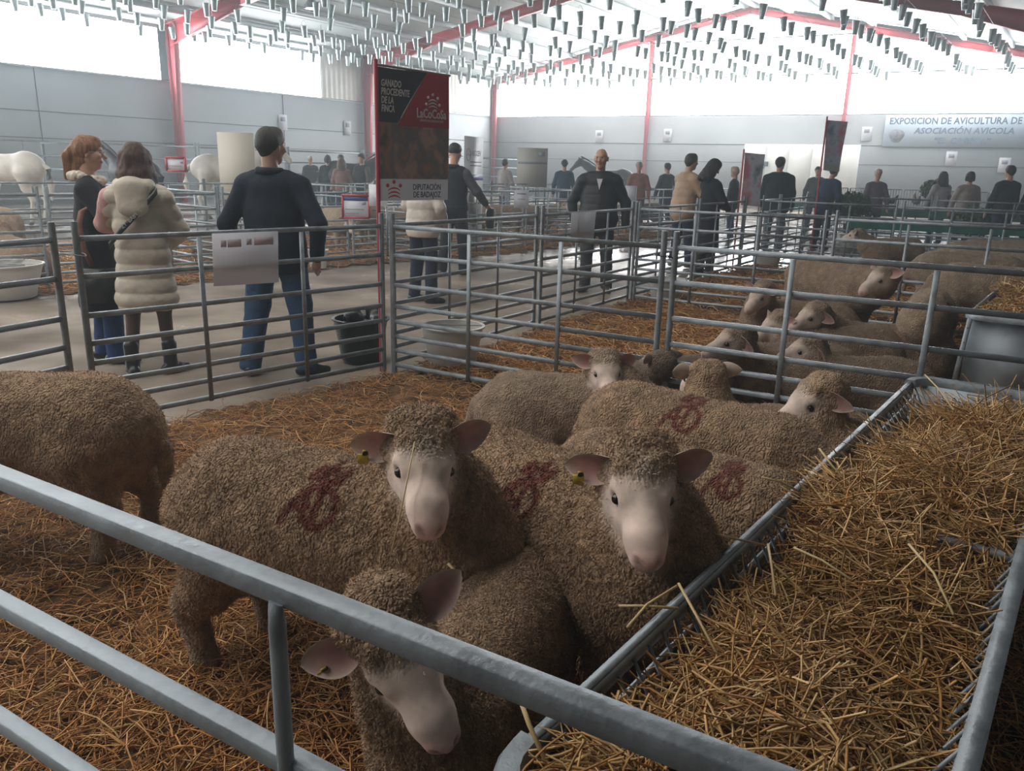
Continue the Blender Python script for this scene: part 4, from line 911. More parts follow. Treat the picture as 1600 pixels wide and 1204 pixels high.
    # trousers
    if bottom == 'trousers':
        G = [blob((0, 0, hipz+.06), None, .135*w, sc=(.9, 1.2, 1), k=.05), blob((-.03, .05, hipz-.02), (-.03, -.05, hipz-.02), .12*w, .12*w, k=.04)]
        for hp_, kn, an, ta in legs: G += [blob(hp_, kn, .105*legw, .080*legw, k=.04), blob(kn, an+[0, 0, -.02], .078*legw, .070*legw, k=.03)]
        garment('trousers', G, vox, cloth('trouser_cloth', botc), r, seed=seed, wr=.006, cut=.045)
    # shoes
    for hp_, kn, an, ta in legs:
        d = np.array([math.cos(ta), math.sin(ta), 0]); q = an*[1, 1, 0]; G = [blob(q-d*.05+[0, 0, .045], q+d*.06+[0, 0, .045], .040, .042, k=.02), blob(q+d*.06+[0, 0, .04], q+d*.15+[0, 0, .032], .042, .030, k=.02), blob(q+[0, 0, .06], q+[0, 0, .10], .046, .044, k=.02)]
        if boots: G += [blob(q+[0, 0, .08], q+[0, 0, .24], .050, .056, k=.02)]
        o = garment('shoe', G, vox*.8, M.setdefault('shoe_%s' % str(shoec), mat('shoe_leather', shoec, .4)), r, wr=.0)
        co = np.empty(len(o.data.vertices)*3); o.data.vertices.foreach_get('co', co); co = co.reshape(-1, 3); co[:, 2] = np.maximum(co[:, 2], .001); o.data.vertices.foreach_set('co', co.ravel())
    # upper garment
    G = []
    tw = w*(1+.05*(puff > 0))
    G += [blob(T((-.005, 0, 1.34)), T((0, 0, 1.15)), .135*tw, .140*tw, sc=(.88, 1.34, 1), k=.06), blob(T((belly*.5, 0, 1.15)), T((belly, 0, hipz+.02)), .145*tw, .155*tw+belly*.4, sc=(.92, 1.2, 1), k=.06)]
    if hem < hipz: G += [blob((0, 0, hipz+.03), (0, 0, hem+.09), .16*tw, (.175 if not skirt else .20)*tw, sc=(.92, 1.18, 1), k=.05)]
    for sy in (-1, 1): G += [blob(T((0, sy*.11*w, sh-.02)), T((0, sy*.175*w, sh-.055)), .075, .078, k=.05)]
    SL = []
    for sy, el, wr in hands:
        so = T((0, sy*.18*w, sh-.055)); SL += [blob(so, el, .078*(1+.1*(puff > 0)), .062, k=.03), blob(el, el+(wr-el)*.96, .062, .050, k=.03)]
    ring = (lambda V: puff*(np.abs(np.sin(V[:, 2]*math.pi/.11))**.6-.6)) if puff else None
    tm = cloth('jacket_cloth', topc, .55 if puff else .85, bump=.15)
    if vest is None: G += SL; garment(top, G, vox, tm, r, ring, seed, cut=hem if hem < .79 else None)
    else: garment('vest', G, vox, tm, r, ring, seed, cut=hem); garment('sweater', SL+[blob(T((0, -.16*w, sh-.06)), T((0, .16*w, sh-.06)), .075, k=.03)], vox, cloth('sweater_cloth', vest), r, None, seed+3)
    if collar is not None:
        m = MB() ; G = []
        for q in range(14):
            b_ = q/14*2*math.pi; fx, fy = math.cos(b_), math.sin(b_); G.append(blob(T((-.015+.088*fx*(1.1 if collar[1] else .85), .095*fy*(1.15 if collar[1] else .9), 1.455+(.015 if fx < 0 else -.02))), None, .038 if collar[1] else .026, k=.03))
        garment('fur_collar' if collar[1] else 'collar', G, vox*.8, cloth('collar_cloth', collar[0]), r, (lambda V: vnoise(V, 60, 3)*.010) if collar[1] else None)
    if hood: garment('hood', [blob(T((-.13, 0, 1.44)), T((-.15, 0, 1.30)), .085, .075, sc=(.8, 1.5, 1), k=.05), blob(T((-.06, .10, 1.46)), T((-.06, -.10, 1.46)), .05, k=.04)], vox, tm, r, seed=9)
    # hair
    hm = M.setdefault('hair%s' % str(hairc), mat('hair', hairc, .55, 0, var=.35, vscale=14, bump=.6, bscale=60, stretch=(6, 6, .6)))
    Wp = lambda p: headc+Rh@np.array(p)
    if hair != 'bald':
        G = [blob(Wp((-.025, 0, .048)), Wp((.005, 0, .052)), .090, .083, k=.03), blob(Wp((-.05, .0, .0)), Wp((-.045, 0, -.03)), .070, .055, k=.03), blob(Wp((.045, 0, .085)), None, .042, k=.03)]
        G += [blob(Wp((-.025, sy*.05, .03)), None, .045, k=.03) for sy in (-1, 1)]
        if hair == 'long':
            for k_ in range(9):
                b_ = math.pi*.42+k_/8*math.pi*1.16; fx, fy = math.cos(b_), math.sin(b_); G += [blob(Wp((.07*fx-.01, .075*fy, .03)), Wp((.07*fx-.02, .092*fy, -.10)), .036, .042, k=.03), blob(Wp((.07*fx-.02, .092*fy, -.10)), Wp((.07*fx-.05, .11*fy, -.22+.015*math.sin(k_*3))), .042, .034, k=.025)]
        if hair == 'ponytail': G += [blob(Wp((-.09, 0, .06)), Wp((-.15, 0, -.02)), .032, .036, k=.02), blob(Wp((-.15, 0, -.02)), Wp((-.17, .01, -.18)), .036, .02, k=.02), blob(Wp((-.06, 0, -.06)), Wp((-.10, 0, -.14)), .055, .03, k=.03)]
        if hair == 'bob': G += [blob(Wp((-.03, sy*.07, .0)), Wp((-.03, sy*.075, -.06)), .04, .035, k=.03) for sy in (-1, 1)]+[blob(Wp((-.07, 0, -.02)), Wp((-.07, 0, -.07)), .06, .05, k=.03)]
        if hair == 'cap': G = [blob(Wp((-.02, 0, .055)), Wp((.01, 0, .055)), .088, .084, k=.03), blob(Wp((.09, .03, .055)), Wp((.09, -.03, .055)), .02, k=.03)]
        wv = (lambda V: vnoise(V*[1, 1, .5], 45, 5)*.007) if hair in ('long', 'ponytail', 'bob') else None
        garment('hair' if hair != 'cap' else 'cap', G, vox*.8, hm, r, wv, seed, wr=.001)
    else:
        G = [blob(Wp((-.05, sy*.055, .0)), Wp((-.02, sy*.075, .01)), .028, .02, k=.02) for sy in (-1, 1)]+[blob(Wp((-.075, -.03, -.0)), Wp((-.075, .03, -.0)), .03, k=.03)]
        garment('hair', G, vox*.7, hm, r, None, seed, wr=0)
    r['H'] = [float(v) for v in headc]; r.scale = (h/1.75,)*3
    return r, T, Wp
def pp(o, x, y, hd, label, group=None):
    o.location = (x, y, 0); o.rotation_euler[2] = math.radians(hd); o['label'] = label; o['category'] = 'person'
    if group: o['group'] = group
    del o['H']; return o
navy = (.012, .018, .032)
# man in navy coat, back to the viewer, hand in pocket
o, T, Wp = person(1.68, 1.12, .0105, topc=navy, hem=.76, botc=(.035, .075, .15), collar=((.010, .015, .028), False), feet=((-.06, .21, .3), (.02, -.20, -.9)), arms=(((-.05, .34, 1.10), (.05, .33, .90)), ((-.08, -.36, 1.12), (.02, -.30, .88))), headyaw=-28, seed=3, legw=1.12)
pp(o, -1.66, 5.50, 82, 'man seen from behind in a navy coat and blue jeans on the aisle')
# woman in cream padded coat
o, T, Wp = person(1.56, .93, .0105, top='padded_coat', topc=(.52, .47, .39), hem=.52, puff=.012, vest=None, bottom='tights', boots=True, hair='long', hairc=(.085, .042, .028), hood=True, skirt=True, feet=((-.03, .14, .5), (.02, -.13, -.7)), arms=(((.10, .28, 1.16), (.26, .18, 1.10)), ((.08, -.27, 1.12), (.22, -.16, 1.0))), headyaw=20, seed=5)
pp(o, -2.55, 5.42, 100, 'woman in a cream padded coat seen from behind, brown hair and a lettered strap')
strap = MB(); q = [(-.10, -.17, 1.42), (-.165, -.10, 1.33), (-.185, 0, 1.22), (-.18, .10, 1.12), (-.15, .19, 1.02)]
strap.loft([[np.array(p)+np.array(d) for d in ((-.012, 0, -.024), (-.012, 0, .024), (.004, 0, .024), (.004, 0, -.024))] for p in q]); so_ = strap.build('bag_strap', M['black'], o, label='black strap with pale lettering')
def text(name, body, size, m, parent, loc, rot, ext=.002, sx=1., bold=0, shear=0, align='CENTER', spacing=1.):
    c = bpy.data.curves.new(name, 'FONT'); c.body = body; c.size = size; c.extrude = ext; c.align_x = align; c.align_y = 'CENTER'; c.offset = bold; c.shear = shear; c.space_character = spacing; c.resolution_u = 2
    t = bpy.data.objects.new(name, c); COL.objects.link(t); bpy.context.view_layer.update()
    me = bpy.data.meshes.new_from_object(t.evaluated_get(bpy.context.evaluated_depsgraph_get())); bpy.data.objects.remove(t); me.materials.clear(); me.materials.append(m)
    ob = link(name, me, parent); ob.matrix_local = Matrix.Translation(loc) @ rot.to_4x4() @ Matrix.Diagonal((sx, 1, 1, 1)); return ob
def rot_cols(xa, ya): xa = Vector(xa).normalized(); ya = Vector(ya).normalized(); za = xa.cross(ya).normalized(); ya = za.cross(xa); return Matrix((xa, ya, za)).transposed()
M['letters_pale'] = mat('pale_lettering', (.5, .5, .48), .6)
text('strap_lettering', 'ZY  BABY  S', .038, M['letters_pale'], so_, (-.203, 0, 1.222), rot_cols((0, -.75, .66), (-.0, .66, .75)), ext=.004)
pk = garment('sleeve', [blob((0, .19, 1.36), (.10, .285, 1.16), .082, .066, k=.03), blob((.10, .285, 1.16), (.25, .185, 1.10), .064, .05, k=.03)], .0105, cloth('pink_knit', (.52, .30, .28)), o); pk['label'] = 'pink sleeve'
# woman in black coat with fur collar, side on, glasses
o, T, Wp = person(1.60, .95, .0105, top='coat', topc=(.012, .013, .018), hem=.42, botc=(.02, .05, .16), hair='ponytail', hairc=(.28, .13, .06), collar=((.62, .55, .47), True), feet=((-.02, .10, 0), (.10, -.10, 0)), arms=(((.04, .27, 1.14), (.20, .16, 1.16)), ((.12, -.27, 1.16), (.28, -.14, 1.22))), seed=7, skirt=True)
pp(o, -3.02, 5.72, 20, 'woman in a black coat with pale fur collar and glasses, standing sideways')
m = MB()
for sy in (-1, 1):
    c = Wp((.10, sy*.034, .008)); m.tube([c+np.array([.0, .026*math.cos(a), .020*math.sin(a)]) for a in np.linspace(0, 2*math.pi, 13)], .002, 4); m.tube([Wp((.098, sy*.06, .012)), Wp((-.0, sy*.085, .012))], .002, 4)
m.build('glasses', M['galvsheet'], o)
m = MB(); m.loft([[np.array(p)+np.array(d) for d in ((-.022, 0, 0), (.022, 0, 0), (.022, -.006, 0), (-.022, -.006, 0))] for p in ((-.02, -.20, .80), (-.06, -.245, .95), (-.07, -.25, 1.12), (-.04, -.245, 1.22), (.03, -.235, 1.26))]); M['strapb'] = mat('brown_strap', (.22, .10, .07), .5)
b_ = empty('shoulder_bag'); b_.parent = o
m.build('strap', M['strapb'], b_)
m = MB(); m.box((.02, -.27, .66), (.26, .09, .26)); m.build('bag_body', M['black'], b_)
# woman below the banner (only jacket and legs show) and man in the vest
o, T, Wp = person(1.62, 1.05, .013, topc=(.50, .45, .40), hem=.78, puff=.006, botc=(.012, .016, .035), hair='bob', hairc=(.10, .06, .04), feet=((0, .12, -.3), (.04, -.13, -.6)), arms=(((.0, .28, 1.12), (.16, .22, .98)), ((.0, -.29, 1.12), (.14, -.22, .96))), seed=9, boots=True)
pp(o, -1.02, 8.75, 50, 'person in a pale padded jacket and dark trousers standing behind the hanging banner')
o, T, Wp = person(1.76, 1.0, .013, topc=(.012, .015, .022), hem=.86, vest=(.07, .075, .085), botc=(.012, .013, .018), shoec=(.10, .08, .06), hair='cap', hairc=(.015, .015, .018), feet=((-.10, .12, .2), (.12, -.10, 0)), arms=(((.08, .27, 1.14), (.20, .25, .95)), ((.10, -.30, 1.15), (.30, -.32, .98))), collar=((.02, .022, .03), False), headyaw=10, seed=11)
pp(o, -.86, 11.1, 60, 'man in a dark vest with grey sleeves walking beside the roll-up banner')
w_ = MB(); w_.loft([[np.array((.40, -.34, .82))+np.array([.10*math.cos(a)*s_, .05*math.sin(a), z]) for a in np.linspace(0, 2*math.pi, 12, endpoint=False)] for z, s_ in ((-.17, .5), (-.13, 1.0), (.05, 1.1), (.10, .8))]); h_ = w_.build('carried_bag', M['black'], None, smooth=True, label='black bag held low by the man in the vest', category='bag')
h_.location = (-.86, 11.1, 0); h_.rotation_euler[2] = math.radians(60)
# bald man facing the viewer
o, T, Wp = person(1.72, 1.12, .0105, topc=(.022, .026, .03), hem=.82, puff=.007, botc=(.035, .035, .04), hair='bald', hairc=(.25, .24, .23), shoec=(.05, .04, .035), belly=.05, feet=((0, .15, .2), (.0, -.13, -.4)), arms=(((-.02, .33, 1.12), (.02, .34, .86)), ((-.02, -.33, 1.12), (.02, -.30, .88))), headyaw=-12, seed=13, collar=((.03, .035, .04), False))
pp(o, 1.0, 9.85, -97, 'bald man with glasses in a dark padded jacket facing the viewer on the aisle')
m = MB()
for sy in (-1, 1):
    m.tube([Wp((.103, sy*.034+.024*math.cos(a), .008+.018*math.sin(a))) for a in np.linspace(0, 2*math.pi, 11)], .0018, 4); m.tube([Wp((.10, sy*.058, .012)), Wp((.0, sy*.085, .012))], .0018, 4)
m.build('glasses', M['wire'], o)
m = MB(); m.add([T((.165, -.035, 1.40)), T((.165, .035, 1.40)), T((.185, .0, 1.27)), T((.155, 0, 1.40))], T=[[0, 1, 2], [0, 3, 1]]); m.build('shirt', M['paper'], o)
# man in beige jacket, woman in long black coat with a small dog
o, T, Wp = person(1.76, 1.08, .016, topc=(.42, .29, .20), hem=.80, puff=.006, botc=(.015, .022, .05), shoec=(.22, .19, .16), hair='short', hairc=(.04, .035, .03), feet=((.02, .14, 0), (.14, -.12, 0)), arms=(((.14, .26, 1.15), (.32, .16, 1.10)), ((.12, -.28, 1.14), (.30, -.18, 1.08))), headyaw=0, lean=.12, seed=15)
pp(o, 2.62, 12.75, 25, 'man in a beige jacket and dark jeans bending slightly, right of the bald man')
o, T, Wp = person(1.66, 1.0, .016, top='coat', topc=(.010, .012, .018), hem=.35, botc=(.010, .012, .016), hair='long', hairc=(.010, .009, .010), feet=((.0, .10, 0), (.06, -.12, 0)), arms=(((.10, .26, 1.15), (.26, .14, 1.05)), ((.08, -.27, 1.14), (.26, -.12, 1.02))), headpitch=-.5, seed=17, skirt=True, boots=True)
pp(o, 2.85, 11.95, 15, 'woman in a long black coat with long dark hair, head bowed')
# dark haired passers by, far: shared builds
kw = dict(vox=.022, facedetail=False)
FP = 'people far back in the hall'
def mk_(x, y, hd, lb, **k): q = dict(kw); q.update(k); o, T, Wp = person(**q); return pp(o, x, y, hd, lb, FP)
mk_(5.1, 15.9, 70, 'heavy man in a dark green coat and grey jeans, standing left of the far banner', h=1.8, w=1.2, topc=(.018, .03, .032), botc=(.10, .12, .14), seed=21, hem=.74, headyaw=-30)
mk_(6.3, 16.6, 30, 'person in a navy coat leaning to the green table below the far banner', h=1.72, topc=(.02, .035, .07), botc=(.02, .02, .03), lean=.25, seed=22)
mk_(8.3, 22.6, -120, 'man in a dark jacket behind the green table, in front of the white booth', h=1.72, topc=(.06, .06, .06), seed=23)
mk_(9.9, 19.0, 100, 'woman in a pale grey coat with a dark bag at the poultry stand', h=1.64, topc=(.35, .35, .36), hair='long', hairc=(.03, .025, .022), hem=.6, seed=24)
mk_(9.75, 17.6, 80, 'woman in a beige grey jacket with short dark hair at the poultry stand', h=1.64, topc=(.32, .27, .25), hair='bob', hairc=(.03, .02, .02), seed=25)
mk_(9.75, 16.2, 100, 'man in a dark coat at the right of the poultry stand', h=1.76, w=1.1, topc=(.02, .03, .045), seed=26)
mk_(10.35, 16.3, 130, 'man in a dark green jacket with an orange collar at the right edge', h=1.76, w=1.15, topc=(.02, .045, .05), collar=((.5, .14, .08), False), seed=27)
mk_(8.2, 18.6, -90, 'person with a pale hat and plaid shirt behind the cages', h=1.65, topc=(.14, .10, .14), hair='cap', hairc=(.6, .45, .42), seed=28)
mk_(-6.6, 26.0, -60, 'grey haired person by the horses, right of the man in navy', h=1.68, topc=(.05, .05, .06), hairc=(.5, .46, .42), seed=29)
mk_(-5.65, 24.3, 90, 'dark haired woman in a black coat by the horses, right of the man in navy', h=1.70, topc=(.015, .015, .02), hair='bob', seed=30)
mk_(-5.15, 23.8, 140, 'young man in a dark jacket by the horses', h=1.72, topc=(.03, .03, .04), seed=31)
mk_(-4.75, 22.0, 90, 'woman with long brown hair in a plaid shirt near the black horse', h=1.62, topc=(.26, .16, .14), hair='long', hairc=(.12, .06, .04), seed=32)
mk_(-4.2, 22.0, -120, 'man in a dark vest in front of the black horse', h=1.74, topc=(.02, .022, .03), vest=(.10, .08, .07), seed=33)
mk_(1.25, 21.8, 90, 'person in a blue jacket left of the bald man, by the corral', h=1.72, topc=(.03, .07, .12), seed=34)
mk_(-.35, 22.6, 45, 'person in a pale shirt right of the roll-up banner', h=1.70, topc=(.36, .33, .33), seed=35)
mk_(3.0, 20.2, -90, 'man in a red brown jacket right of the bald man', h=1.70, topc=(.30, .13, .10), hairc=(.4, .38, .36), seed=36)
mk_(4.0, 21.8, 120, 'person in a dark jacket behind the man in beige', h=1.70, topc=(.02, .03, .04), seed=37)
mk_(4.3, 20.6, 100, 'blond person in a pale jacket behind the man in beige', h=1.62, topc=(.5, .42, .34), hair='bob', hairc=(.5, .36, .2), seed=38)
mk_(4.85, 18.2, 160, 'person in a black triangular poncho right of the woman in the black coat', h=1.62, topc=(.012, .014, .018), hair='short', hairc=(.6, .42, .3), seed=39)
mk_(-6.85, 9.3, 60, 'person in a tan jacket cut by the left edge', h=1.72, topc=(.36, .22, .13), botc=(.03, .03, .04), seed=40)
# ------------------------------------------------------------------ banners, boards, notices
def onv(x, y, P, d):
    """where the sight line through (x, y) meets the upright plane through P along d"""
    P = np.array([P[0], P[1], 0.]); n_ = np.array([d[1], -d[0], 0.]); r_ = (x-800)/FPX*_R-(y-602)/FPX*_U+_fw; o_ = np.array([0, 0, CAMH]); t_ = ((P-o_)@n_)/(r_@n_); return o_+t_*r_
def photo_mat(name, cols, scale=6, st=(1, 1, 1)):
    m = bpy.data.materials.new(name); m.use_nodes = True; nt = m.node_tree; N = nt.nodes; L = nt.links; b = N['Principled BSDF']; b.inputs['Roughness'].default_value = .45
    tc = N.new('ShaderNodeTexCoord'); mp = N.new('ShaderNodeMapping'); mp.inputs['Scale'].default_value = st; n = N.new('ShaderNodeTexNoise'); n.inputs['Scale'].default_value = scale; n.inputs['Detail'].default_value = 3; L.new(tc.outputs['Object'], mp.inputs[0]); L.new(mp.outputs[0], n.inputs[0])
    cr = N.new('ShaderNodeValToRGB'); e = cr.color_ramp.elements; e[0].position = .30; e[0].color = (*cols[0], 1); e[1].position = .70; e[1].color = (*cols[-1], 1)
    for i, c in enumerate(cols[1:-1]): q = e.new(.30+.40*(i+1)/(len(cols)-1)); q.color = (*c, 1)
    L.new(n.outputs[0], cr.inputs[0]); L.new(cr.outputs[0], b.inputs['Base Color']); return backlit(m, .4)
M['bblack'] = mat('banner_black', (.022, .024, .03), .35); M['bred'] = mat('banner_red', (.66, .06, .08), .38); M['bwhite'] = mat('banner_white', (.60, .60, .62), .45)
backlit(M['bwhite'], .4); backlit(M['bred'], .4)
M['cattle'] = photo_mat('cattle_photograph', [(.22, .19, .17), (.60, .34, .24), (.30, .29, .30), (.68, .46, .36), (.38, .36, .32)], 5, (1, 1, .8))
M['ink'] = mat('dark_ink', (.05, .06, .10), .6); M['whiteink'] = mat('white_ink', (.70, .68, .68), .5); M['redink'] = mat('red_ink', (.50, .04, .05), .5); M['blueink'] = mat('blue_ink', (.06, .10, .32), .5); M['greyink'] = mat('grey_ink', (.26, .30, .36), .6)
def pole(mb, p, z0, z1, r=.014): mb.tube([(p[0], p[1], z0), (p[0], p[1], z1)], r, 10)
BP = P1+np.array([-.045, .05]); bdir = unit([.43, .45]); bn = np.array([bdir[1], -bdir[0]])
def ztop(x, y, P): return onv(x, y, P, (1, 0))[2]
zt = ztop(612, 101, BP); zb_ = ztop(608, 314, BP); bw = float((onv(700, 122, BP, bdir)[:2]-BP)@bdir)
print('banner', zt, zb_, bw)
bo = empty('hanging_banner', (*BP, 0), math.atan2(bdir[1], bdir[0]), label='tall black, red and white banner with a cattle picture hanging from the red pole', category='banner')
# local: x along the banner, y away from the viewer, z up
m = MB(); m.tube([(0, 0, .02), (0, 0, zt+.03)], .015, 12); m.build('pole', M['red'], bo, smooth=True)
m = MB(); m.tube([(0, 0, zt), (bw+.02, 0, zt-.01)], .008, 8); m.build('top_bar', M['wire'], bo, smooth=True)
Hh = zt-zb_; x0b = .012
def sheet(name, pts, m_, off=0., wave=.010, par=None):
    """flat cloth piece from an outline in (x, z), gently rippled, 2 mm thick"""
    V = []; pts = np.array(pts, float); mb = MB(); c = pts.mean(0)
    y = lambda q: wave*math.sin(q[0]*9+q[1]*3)-off
    nsub = 10; ring = []
    for i in range(len(pts)):
        a, b = pts[i], pts[(i+1) % len(pts)]
        for k in range(nsub): ring.append(a+(b-a)*k/nsub)
    ring = np.array(ring); n = len(ring); rings = [c+(ring-c)*f for f in (1, .8, .6, .4, .2)]
    for side in (0, 1):
        Vv = [(q[0], y(q)+side*.0015, q[1]) for r_ in rings for q in r_]+[(c[0], y(c)+side*.0015, c[1])]
        Q = []; T = []
        for r_ in range(4):
            for j in range(n): j2 = (j+1) % n; f = [r_*n+j, r_*n+j2, (r_+1)*n+j2, (r_+1)*n+j]; Q.append(f if side else f[::-1])
        for j in range(n): j2 = (j+1) % n; f = [4*n+j, 4*n+j2, 5*n]; T.append(f if side else f[::-1])
        mb.add(Vv, Q, T)
    return mb.build(name, m_, par, smooth=False)
zz = lambda f: zt-.012-f*(Hh-.012)
cl = sheet('banner_cloth', [(x0b, zz(0)), (bw, zz(0)), (bw, zz(1)), (x0b, zz(1))], M['bwhite'], 0, par=bo)
sheet('photo_field', [(x0b, zz(.36)), (bw, zz(.36)), (bw, zz(.83)), (x0b, zz(.83))], M['cattle'], .003, par=cl)
sheet('black_field', [(x0b, zz(0)), (bw*.68, zz(0)), (bw*.28, zz(.40)), (x0b, zz(.40))], M['bblack'], .004, par=cl)
sheet('red_field', [(bw*.68, zz(0)), (bw, zz(0)), (bw, zz(.42)), (bw*.28, zz(.42))], M['bred'], .004, par=cl)
RB = Matrix(((1, 0, 0), (0, 0, -1), (0, 1, 0)))
def bt(name, s_, fx, fz, size, m_, al='CENTER', sx=1., bold=.0, shear=0., par=None, w=None): return text(name, s_, size, m_, par or cl, (bw*fx, -.014, zz(fz)), RB, ext=.001, sx=sx, bold=bold, shear=shear, align=al)
for i, s_ in enumerate(('GANADO', 'PROCEDENTE', 'DE LA', 'FINCA')): bt('lettering', s_, .045, .115+i*.062, .062, M['whiteink'], 'LEFT', .62, .0015, .12)
bt('lettering', 'LaCoCoSa', .74, .315, .088, M['whiteink'], sx=.72, bold=.002)
bt('lettering', 'CENTRO DE CAPACITACION', .74, .368, .022, M['whiteink'], sx=.75)
bt('lettering', 'DIPUTACIÓN', .67, .895, .058, M['ink'], sx=.75, bold=.0005); bt('lettering', 'DE BADAJOZ', .67, .955, .058, M['ink'], sx=.75, bold=.0005)
def emblem(cx, cz, R_, m_, nd_=3):
    mb = MB()
    for k in range(nd_): a = math.pi*(.5+(k-(nd_-1)/2)*-.26); c = np.array([cx+R_*1.05*math.cos(a), -.013, cz+R_*1.05*math.sin(a)]); mb.loft([[c+np.array([R_*.19*math.cos(q), o_, R_*.19*math.sin(q)]) for q in np.linspace(0, 2*math.pi, 14, endpoint=False)] for o_ in (0, -.002)])
    for k in range(3):
        zc = cz+R_*(.35-.36*k); rr = []
        for q in np.linspace(-1, 1, 12): a = math.pi/2+q*.85; rr.append([(cx+R_*.95*math.sin(q*.85), -.013-o_, zc+R_*(.55*math.cos(q*.85)-.5)+w_*(1-.55*abs(q))) for o_, w_ in ((0, 0), (.002, 0), (.002, R_*.17), (0, R_*.17))])
        mb.loft(rr)
    return mb.build('emblem', m_, cl)
emblem(bw*.20, zz(.94), .072, M['redink']); emblem(bw*.76, zz(.235), .058, M['whiteink'], 5)
# second wing of the banner cloth, seen edge on left of the pole
# roll-up banner
ra = at(724, 397); rb = at(768, 388); rd = unit((rb-ra)[:2]); rw = .78; rt = 1.98
ro = empty('roll_up_banner', (ra[0], ra[1], 0), math.atan2(rd[1], rd[0]), label='grey white roll-up banner with a blue stripe and a sheep head picture', category='banner')
m = MB(); m.box((rw/2, .05, .05), (rw+.04, .18, .10)); m.build('base', M['galvsheet'], ro)
m = MB(); m.box((rw/2, 0, .1+(rt-.1)/2), (rw, .004, rt-.1)); rs = m.build('printed_sheet', M['bwhite'], ro)
m = MB(); m.box((rw/2, -.004, 1.30), (rw, .003, .10)); m.build('stripe', M['blueink'], rs)
M['sheeppic'] = photo_mat('sheep_photograph', [(.34, .32, .30), (.52, .49, .46), (.40, .37, .34), (.60, .58, .56)], 4)
m = MB(); m.loft([[(rw*.55+.27*math.cos(a)*k_, -.004-o_, .80+.36*math.sin(a)) for a in np.linspace(0, 2*math.pi, 20, endpoint=False)] for o_, k_ in ((0, 1), (.002, 1))]); m.build('sheep_picture', M['sheeppic'], rs)
text('lettering', 'AECCEV', .13, M['greyink'], rs, (rw*.62, -.006, 1.70), RB, ext=.001, sx=.8)
for zq in (1.56, 1.50, .32, .26): m = MB(); m.box((rw*.6, -.004, zq), (rw*.6, .003, .018)); m.build('text_line', M['greyink'], rs)
m = MB(); m.tube([(rw*.20+.085*math.cos(a), -.006, 1.68+.10*math.sin(a)) for a in np.linspace(0, 2*math.pi, 17)], .006, 4); m.tube([(rw*.12, -.006, 1.66), (rw*.2, -.006, 1.69), (rw*.29, -.006, 1.66)], .006, 4); m.build('emblem', M['greyink'], rs)
# far hanging banners
def far_banner(px, p_top, p_bot, pw, d, lb, m_, white=True, tilt=0):
    c = dirxy(px, (p_top+p_bot)/2, d); dd = np.array([1., 0.]); zt_ = ztop(px, p_top, c); zb2 = ztop(px, p_bot, c); w_ = pw/FPX*d
    o = empty('hanging_banner', (*c, 0), math.radians(tilt), label=lb, category='banner'); m = MB(); m.tube([(0, 0, 0), (0, 0, zt_+.05)], .014, 8); m.build('pole', M['red'], o, smooth=True)
    q = sheet('banner_cloth', [(.01, zt_), (w_, zt_-.02), (w_*.93, zb2), (.03, zb2+.02)], m_, 0, wave=.03, par=o)
    if white: sheet('white_field', [(.035, zb2+.02+(zt_-zb2)*.14), (w_*.93, zb2+(zt_-zb2)*.14), (w_*.93, zb2), (.035, zb2+.02)], M['bwhite'], .006, wave=.03, par=q)
    return o
M['farpic'] = photo_mat('hazed_picture', [(.16, .22, .30), (.45, .50, .56), (.50, .26, .30), (.25, .32, .42)], 3); M['farpic2'] = photo_mat('hazed_picture_red', [(.20, .25, .30), (.55, .58, .62), (.55, .25, .30), (.45, .38, .30)], 3)  # far pictures lightened: the haze of the hall is put into their colours
far_banner(1287, 187, 268, 31, 12.9, 'haze-paled blue and pink banner on a pole in front of the white booth', M['farpic'])
far_banner(1158, 238, 322, 33, 12.6, 'banner with a red corner hanging low on a pole left of the heavy man', M['farpic2'], False)
# long banner on the end wall
o_ = PB(19.66, 0)+np.array([*nB*.06, 0]); wa = math.atan2(BD[1], BD[0]); wbn = empty('wall_banner', tuple(o_), wa, label='long pale banner with blue lettering high on the end wall at the right', category='banner')
Lb = 6.3; z0_, z1_ = 2.80, 4.10
m = MB(); m.box((Lb/2, 0, (z0_+z1_)/2), (Lb, .01, z1_-z0_)); ws = m.build('printed_sheet', mat('banner_pale_blue', (.42, .50, .58), .5), wbn)
M['slate'] = mat('slate_blue_ink', (.14, .20, .30), .6)
for s_, x_, z_, sz in (('EXPOSICION DE AVICULTURA DE RAZA', 3.08, 3.84, .37), ('ASOCIACIÓN AVICOLA', 3.02, 3.44, .34), ('“EL CORRAL”', 3.02, 3.04, .34)):
    text('lettering', s_, sz, M['slate'], ws, (x_, -.012, z_), RB, ext=.002, sx=.86 if z_ > 3.7 else 1.0, bold=.008, shear=0 if z_ > 3.7 else .15, spacing=1.02)
M['ovalpic'] = photo_mat('faded_emblem', [(.20, .22, .30), (.40, .42, .46), (.28, .26, .30)], 5)
for x_ in (.52, 5.55): m = MB(); m.loft([[(x_+.30*math.cos(a)*(1+.12*math.sin(3*a)), -.008-o_2, 3.24+.28*math.sin(a)) for a in np.linspace(0, 2*math.pi, 18, endpoint=False)] for o_2 in (0, .004)]); m.build('emblem', M['ovalpic'], ws)
